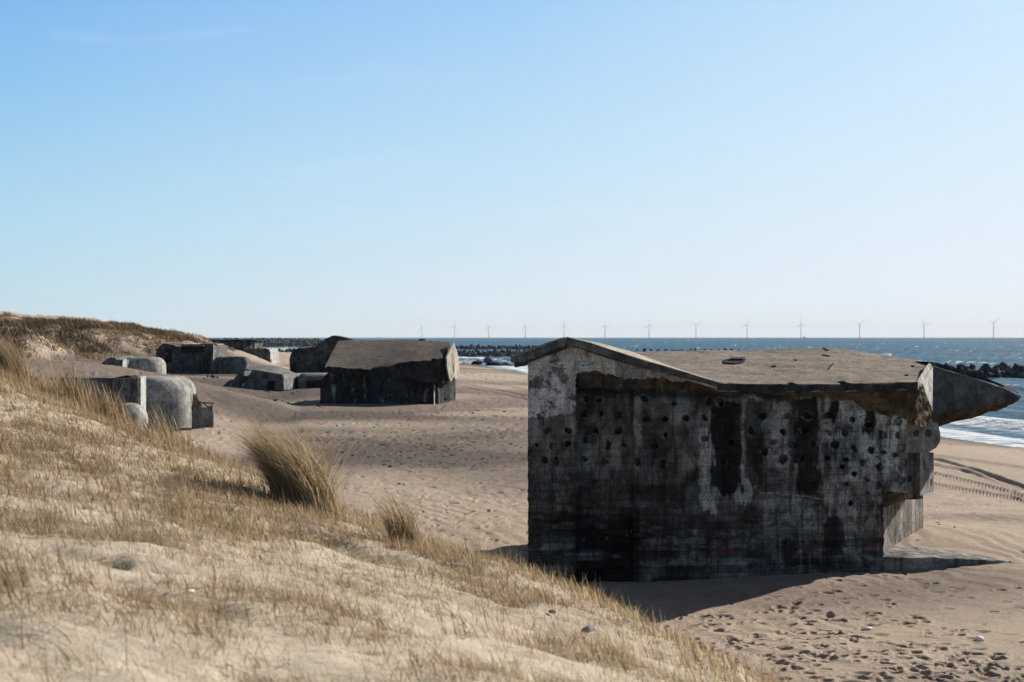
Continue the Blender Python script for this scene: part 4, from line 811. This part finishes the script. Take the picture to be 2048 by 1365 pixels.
def build_dune_grass():
    parts = []
    def scatter(n, hts, w, lean, curl, dens, per, spread, wd):
        x = rng.uniform(-11, 3.6, n*8); y = rng.uniform(3.3, 26, n*8)
        ok = (np.abs(x/y+.10) < .30) & (dune_f(x, y) > .5); x, y = x[ok], y[ok]
        ok = rng.random(len(x)) < dens(x, y); x, y = x[ok][:n], y[ok][:n]
        cnt = rng.integers(per[0], per[1]+1, len(x)); x, y = np.repeat(x, cnt), np.repeat(y, cnt); m = len(x)
        x = x+rng.normal(size=m)*spread; y = y+rng.normal(size=m)*spread
        L = rng.uniform(*hts, m)*(.7+.6*fbm(x/1.5, y/1.5, 0, 2, 61))
        az = np.where(rng.random(m) < .55, math.pi+rng.normal(size=m)*.7, rng.uniform(0, 6.28, m))
        base = np.stack([x, y, dune_z(x, y)-.01], 1)
        parts.append(blades(base, L, np.abs(rng.normal(size=m))*lean+.05, az, rng.uniform(.1, 1, m)*curl, rng.uniform(.6, 1.3, m)*wd*(.6+y/16), pick(m, w), 3))
    cl = lambda x, y: np.clip(.10+1.2*sm(.47, .60, fbm(x/.9, y/.9, 0, 4, 81))+.25*sm(9, 13, y), 0, 1)*(.45+.55*sm(4, 10, y))
    scatter(36000, (.03, .13), (1, 3, 6, 7, 2, 2, 1), .42, 1.2, cl, (3, 8), .04, .0016)      # short stubble clumps
    scatter(1800, (.08, .21), (3, 4, 4, 4, 2, 2, 1), .25, .8, cl, (2, 6), .03, .0022)       # taller shoots
    scatter(16000, (.08, .28), (3, 4, 5, 5, 1, 1, 2), 1.35, .3, lambda x, y: .35*cl(x, y)+.1, (1, 4), .06, .0017)   # lying dead stems
    scatter(9000, (.04, .15), (0, 0, 2, 6, 2, 1, 0), .45, 1.3, cl, (2, 5), .025, .0028)      # darker reddish stubs
    # green-tinged fringe along the crest
    for q, (a, b) in enumerate(zip(dune_px[:15], dune_px[1:15])):
        n = 420 if q < 8 else 520; t = rng.random(n); D = a[2]+(b[2]-a[2])*t-np.abs(rng.normal(size=n))*.7+.25; px = a[0]+(b[0]-a[0])*t+rng.normal(size=n)*8
        x = (px-CX)/F*D; hh = .13 if q < 6 else (.16 if q < 8 else .24)
        L = rng.uniform(.35, 1.0, n)*hh*1.2; az = np.where(rng.random(n) < .7, math.pi+rng.normal(size=n)*.6, rng.uniform(0, 6.28, n))
        parts.append(blades(np.stack([x, D, dune_z(x, D)-.01], 1), L, np.abs(rng.normal(size=n))*.22+.03, az, rng.uniform(.1, .8, n), rng.uniform(.6, 1.2, n)*.0042, pick(n, (3, 4, 3, 3, 4, 5, 2) if q < 9 else (2, 3, 5, 5, 2, 2, 1))))
    grass_obj('dune_grass', parts, 'thin dry grass growing over the near dune', kind='stuff')
build_dune_grass()

def tuft(px, py, n, L0, rx, ry, lean, curl, label, D=None, w=(4, 5, 4, 3, 2, 2, 1), wd=.0035, azs=.45):
    p = dune_hit(px, py) if D is None else Vector((P(px, py, D).x, D, float(dune_z(P(px, py, D).x, D))))
    a = rng.uniform(0, 6.28, n); r = np.sqrt(rng.random(n)); x = p.x+np.cos(a)*r*rx; y = p.y+np.sin(a)*r*ry
    base = np.stack([x, y, dune_z(x, y)-.02], 1); L = L0*rng.uniform(.55, 1.05, n)
    az = np.where(rng.random(n) < .92, math.pi+rng.normal(size=n)*azs, rng.uniform(0, 6.28, n)); L *= np.where(rng.random(n) < .3, rng.uniform(.35, .8, n), 1)
    V, T, c = blades(base, L, np.abs(rng.normal(size=n))*lean*.5+lean*.3, az, curl*rng.uniform(.5, 1.2, n), rng.uniform(.6, 1.3, n)*wd, pick(n, w), 7)
    root = empty('marram_tuft', p, label, 'grass tuft', 'marram tufts on the near dune')
    o = from_np('leaves', V, T, m_grass, root, False, {'paint': c})
    return root
tuft(612, 1018, 3200, .98, .31, .27, .06, 1.4, 'big windswept tuft of dry marram leaning left, in the middle of the dune', w=(4, 5, 4, 1, 1, 2, 3))
tuft(815, 1088, 300, .52, .15, .12, .18, .8, 'smaller dry tuft standing right of the big windswept one')
tuft(12, 800, 1400, .75, .35, .3, .25, .8, 'tall brown tuft at the upper left edge of the dune', D=20, w=(2, 4, 5, 5, 2, 2, 1))
tuft(14, 1180, 80, .18, .12, .12, .2, .7, 'small green-brown tuft low on the dune at the left edge')
tuft(150, 820, 220, .72, .25, .22, .16, .35, 'upright reedy tuft in front of the grey side wall, next to the left edge', D=19.4, w=(1, 3, 5, 5, 3, 2, 1), wd=.005)
tuft(230, 850, 280, .64, .28, .22, .16, .4, 'upright reedy tuft in front of the pale dome', D=18.4, w=(1, 3, 5, 5, 2, 1, 1), wd=.005)
tuft(335, 885, 150, .55, .3, .2, .16, .5, 'sparse reedy tuft in front of the rounded bunker', D=17.2, w=(2, 4, 5, 4, 2, 1, 1), wd=.0045)

for px, py, w, m_, lb, cat in ((381, 1191, .022, m_shell, 'largest white shell lying on the dune sand', 'shell'), (343, 1187, .011, m_shell, 'tiny white shell left of the largest one', 'shell'), (456, 1349, .014, m_shell, 'white shell at the bottom edge of the dune', 'shell'), (36, 985, .018, m_shell, 'white shell near the left edge of the dune', 'shell'),
                           (516, 1011, .014, m_shell, 'white shell below the big windswept tuft', 'shell'), (1176, 1275, .055, m_stone, 'grey stone half buried on the dune slope near the large bunker', 'stone'), (1105, 1232, .03, m_stone, 'small brown-grey stone on the dune left of the grey one', 'stone')):
    p = dune_hit(px, py); me = rock_mesh(int(px), 24, .5); me.materials.append(m_); o = bpy.data.objects.new(cat, me); C.objects.link(o)
    o.location = p+Vector((0, 0, w*.9)); o.scale = (w*1.3, w, w); o.rotation_euler = (0, 0, px); tag(o, lb, cat)

def build_hill_grass():
    n = 175000; px = rng.uniform(-60, 470, n); D = rng.uniform(118, 330, n); x = (px-CX)/F*D; z = ground(x, D); l = land(x, D)
    veg = fbm(x/9, D/9, 0, 4, 44); up = sm(2.2, 3.6, l+(veg-.5)*3.0); ok = rng.random(n) < np.clip(up*(.18+1.2*sm(.42, .58, veg))+.05*sm(1.2, 2.2, l), 0, 1)
    x, D, z, veg = x[ok], D[ok], z[ok], veg[ok]; m = len(x)
    scrub = sm(.51, .57, fbm(x/7, D/9, 0, 3, 46))
    L = rng.uniform(.25, .6, m)*(1+1.1*scrub); col = pick(m, (2, 4, 5, 4, 1, 2, 1))*.62; dk = np.array([.085, .064, .042])*rng.uniform(.6, 1.3, (m, 1))
    s = (rng.random(m) < scrub*.85)[:, None]; col = np.where(s, dk, col)
    az = math.pi+rng.normal(size=m)*.9
    P_ = blades(np.stack([x, D, z-.05], 1), L, np.abs(rng.normal(size=m))*.35+.1, az, rng.uniform(.2, .9, m), rng.uniform(.03, .07, m), col, 3)
    grass_obj('hill_grass', [P_], 'brown marram and scrub covering the far dune', kind='stuff')
build_hill_grass()

# ------------------------------------------------------------------ wind turbines and ships on the horizon
def turbine():
    root = empty('wind_turbine', (0, 0, 0), 'x', 'wind turbine', 'wind turbines on the horizon')
    bm = bmesh.new(); tube(bm, [Vector((0, 0, z)) for z in (-112, -60, -3)], [4.2, 3.6, 2.6], 12); from_bm('tower', bm, m_white, root, True)
    bm = bmesh.new(); bmesh.ops.create_cube(bm, size=1); bmesh.ops.scale(bm, vec=(4.6, 12, 5), verts=bm.verts); bmesh.ops.bevel(bm, geom=bm.edges, offset=.8, segments=2, affect='EDGES'); from_bm('nacelle', bm, m_white, root)
    bm = bmesh.new(); bmesh.ops.create_uvsphere(bm, u_segments=10, v_segments=8, radius=2.6); bmesh.ops.translate(bm, vec=(0, -8, 0), verts=bm.verts); from_bm('hub', bm, m_white, root, True)
    for k in range(3):
        bm = bmesh.new(); prof = [(1.6, .8, 1.5), (6, 1.9, 14), (20, 1.6, 14), (45, 1.0, 14), (70, .5, 14), (77, .15, 14)]; rings = []
        for rr, c, _ in prof: rings.append([bm.verts.new((a*c*1.25, -8+b*.5, rr)) for a, b in ((-1, 0), (-.3, .7), (1, .2), (.3, -.7))])
        for A, B in zip(rings, rings[1:]):
            for i in range(4): bm.faces.new((A[i], A[(i+1) % 4], B[(i+1) % 4], B[i]))
        bm.faces.new(rings[0]); bm.faces.new(rings[-1][::-1])
        o = from_bm('blade', bm, m_white, root, True); o.rotation_euler = (0, math.radians(120*k), 0)
    return root
ordw = 'leftmost second third fourth fifth sixth seventh eighth ninth tenth eleventh twelfth'.split()
T = [(844, 655, 105), (909, 654, 70), (977, 653, 112), (1051, 653, 110), (1128, 652, 88), (1210, 651.5, 92), (1298, 651, 90), (1392, 651, 32), (1494, 650, 78), (1602, 649, 93), (1719, 649, 38), (1848, 648, 118), (1987, 646, 42)]
proto = turbine()
for i, (px, py, an) in enumerate(T):
    if i == 0: o, ch = proto, list(proto.children)
    else:
        o = proto.copy(); C.objects.link(o); ch = []
        for c in proto.children:
            d = c.copy(); C.objects.link(d); d.parent = o; d.matrix_parent_inverse = Matrix(); ch.append(d)
    D = 77*F/(14.0+3.5*i/12); p = P(px, py, D); o.location = p; o.scale = (1, 1, 1)
    k = 0
    for c in ch:
        if c.name.startswith('blade'):
            c.rotation_euler = (0, math.radians(90-an+120*k), 0); k += 1
        if c.name.startswith('tower'): c.scale = (1, 1, (p.z+1)/112)
    if i == 0: lb = 'leftmost of the white wind turbines on the horizon, above the gabled bunker roof'
    elif i == 12: lb = 'rightmost of the white wind turbines on the horizon, with two blades raised like a Y'
    else: lb = '%s white wind turbine from the left on the horizon' % ordw[i]
    o['label'] = lb
for c in proto.children: c.matrix_parent_inverse = Matrix()
for px, D, s, lb in ((1609, 9000, .55, 'tiny grey ship on the horizon beside the tenth wind turbine'), (757, 9000, .5, 'tiny grey ship on the horizon above the gabled bunker roof')):
    p = P(px, 675, D); r = empty('ship', (p.x, p.y, -1), lb, 'ship')
    def box(nm, x0, x1, z0, z1):
        solid(nm, [Vector((p.x+x*s, p.y, z0*s-1)) for x in (x0, x1)]+[Vector((p.x+x*s, p.y+8, z0*s-1)) for x in (x1, x0)], [Vector((p.x+x*s*1.05, p.y, z1*s-1)) for x in (x0, x1)]+[Vector((p.x+x*s*1.05, p.y+8, z1*s-1)) for x in (x1, x0)], m_hull, r)
    box('hull', -18, 18, 0, 9); box('wheelhouse', -6, 5, 9, 17); box('mast', -1, 1, 17, 28)

hz = bpy.data.materials.new('sea_haze'); hz.use_nodes = True; ht = hz.node_tree; ht.nodes.remove(ht.nodes['Principled BSDF'])
pv = ht.nodes.new('ShaderNodeVolumePrincipled'); pv.inputs['Color'].default_value = (.95, .98, 1, 1); pv.inputs['Density'].default_value = 2.6e-5
ht.links.new(pv.outputs[0], ht.nodes['Material Output'].inputs['Volume'])
def haze():
    bm = bmesh.new(); bmesh.ops.create_cube(bm, size=1); bmesh.ops.scale(bm, vec=(80000, 27000, 215), verts=bm.verts); bmesh.ops.translate(bm, vec=(0, 13300, 100), verts=bm.verts)
    tag(from_bm('haze', bm, hz), kind='stuff')
haze()
# ------------------------------------------------------------------ light, sky, camera
sc = bpy.context.scene
w = bpy.data.worlds.new('World'); sc.world = w; w.use_nodes = True; nt = w.node_tree
bg = nt.nodes['Background']; sky = nt.nodes.new('ShaderNodeTexSky'); sky.sky_type = 'NISHITA'; sky.sun_disc = False
sky.sun_elevation = SUN_EL; sky.sun_rotation = SUN_AZ; sky.air_density = 1.0; sky.dust_density = .6; sky.ozone_density = 2.0; sky.altitude = 0
# clear spring sky: the Nishita sky overhead, a whiter sea haze towards the horizon, brighter towards the sun
def wn(typ, **kw):
    o = nt.nodes.new('ShaderNode'+typ)
    for k, v in kw.items(): setattr(o, k, v)
    return o
def wmath(op, a, b=0.0):
    o = wn('Math', operation=op)
    for q, v in enumerate((a, b)):
        if isinstance(v, bpy.types.NodeSocket): nt.links.new(v, o.inputs[q])
        else: o.inputs[q].default_value = v
    return o.outputs[0]
def wramp(f, a, b, lo=0.0, hi=1.0):
    o = wn('MapRange'); nt.links.new(f, o.inputs['Value'])
    for k, v in (('From Min', a), ('From Max', b), ('To Min', lo), ('To Max', hi)): o.inputs[k].default_value = v
    return o.outputs[0]
def wmix(f, a, b):
    o = wn('Mix', data_type='RGBA')
    for q, v in ((0, f), (6, a), (7, b)):
        if isinstance(v, bpy.types.NodeSocket): nt.links.new(v, o.inputs[q])
        else: o.inputs[q].default_value = v
    return o.outputs[2]
tc = wn('TexCoord'); sx = wn('SeparateXYZ'); nt.links.new(tc.outputs['Generated'], sx.inputs[0])
dx, dy, dz = sx.outputs
hl = wmath('SQRT', wmath('ADD', wmath('MULTIPLY', dx, dx), wmath('MULTIPLY', dy, dy)))
cs = wmath('DIVIDE', wmath('ADD', wmath('MULTIPLY', dx, math.sin(SUN_AZ)), wmath('MULTIPLY', dy, math.cos(SUN_AZ))), wmath('MAXIMUM', hl, .001))
el4 = wmath('MULTIPLY', dz, 4.0)
def cramp(stops):
    o = wn('ValToRGB'); e = o.color_ramp.elements; o.color_ramp.interpolation = 'EASE' if False else 'LINEAR'
    while len(e) < len(stops): e.new(.5)
    for q, (p, c) in enumerate(stops): e[q].position = p; e[q].color = (*c, 1)
    nt.links.new(el4, o.inputs[0]); return o.outputs[0]
cl_ = cramp([(0, (.56, .74, .825)), (.1, (.533, .73, .831)), (.315, (.44, .70, .871)), (.66, (.283, .565, .871)), (.93, (.209, .462, .847))])
cm_ = cramp([(0, (.74, .845, .913)), (.06, (.73, .838, .913)), (.49, (.533, .76, .939)), (.93, (.352, .617, .93))])
cr_ = cramp([(0, (.86, .915, .975)), (.1, (.84, .905, .973)), (.49, (.716, .863, .991)), (.93, (.578, .791, .991))])
low = wmix(wramp(cs, math.cos(SUN_AZ), math.cos(SUN_AZ-math.radians(19.8))), wmix(wramp(cs, math.cos(SUN_AZ+math.radians(19.8)), math.cos(SUN_AZ)), cl_, cm_), cr_)
mp = wn('Mapping'); mp.inputs['Scale'].default_value = (5, 5, 38); mp.inputs['Rotation'].default_value = (0, math.radians(6), 0); nt.links.new(tc.outputs['Generated'], mp.inputs[0])
cn = wn('TexNoise'); nt.links.new(mp.outputs[0], cn.inputs['Vector']); cn.inputs['Scale'].default_value = 1.0; cn.inputs['Detail'].default_value = 6; cn.inputs['Distortion'].default_value = .6
low = wmix(wmath('MULTIPLY', wramp(cn.outputs['Fac'], .60, .80), .16), low, (.88, .93, .97, 1))
up = wn('VectorMath', operation='SCALE'); nt.links.new(sky.outputs[0], up.inputs[0]); up.inputs[3].default_value = .065
dm = wn('VectorMath', operation='SCALE'); nt.links.new(low, dm.inputs[0]); nt.links.new(wramp(cs, -.7, .30, .55, 1.0), dm.inputs[3]); low = dm.outputs[0]
lowg = wmix(wramp(dz, .24, .52), low, up.outputs[0])
bs = wn('VectorMath', operation='SCALE'); nt.links.new(lowg, bs.inputs[0]); bs.inputs[3].default_value = 10.0
nt.links.new(bs.outputs[0], bg.inputs[0]); bg.inputs[1].default_value = .0637
sd = bpy.data.lights.new('sun', 'SUN'); sd.energy = 5.0; sd.angle = math.radians(.53); sd.color = (1, .93, .83)
so = bpy.data.objects.new('sun', sd); C.objects.link(so)
dirn = Vector((math.sin(SUN_AZ)*math.cos(SUN_EL), math.cos(SUN_AZ)*math.cos(SUN_EL), math.sin(SUN_EL))); so.rotation_euler = dirn.to_track_quat('Z', 'Y').to_euler(); so.location = (30, 20, 40)
cd = bpy.data.cameras.new('camera'); cam = bpy.data.objects.new('camera', cd); C.objects.link(cam); sc.camera = cam
cd.lens = 50; cd.sensor_width = 36; cd.clip_start = .1; cd.clip_end = 120000; cd.shift_y = -7.5/2048
cam.location = (0, 0, H); cam.rotation_euler = (math.radians(90), 0, 0)
cd.dof.use_dof = True; cd.dof.focus_distance = 27; cd.dof.aperture_fstop = 3.5
sc.view_settings.view_transform = 'Standard'; sc.view_settings.look = 'None'; sc.view_settings.exposure = .65; sc.view_settings.gamma = 1
sc.cycles.sample_clamp_indirect = 1.2; sc.cycles.caustics_reflective = False; sc.cycles.caustics_refractive = False; sc.cycles.volume_bounces = 0; sc.cycles.use_adaptive_sampling = False
sc.cycles.use_denoising = True; sc.cycles.denoiser = 'OPENIMAGEDENOISE'; sc.cycles.denoising_input_passes = 'RGB_ALBEDO_NORMAL'
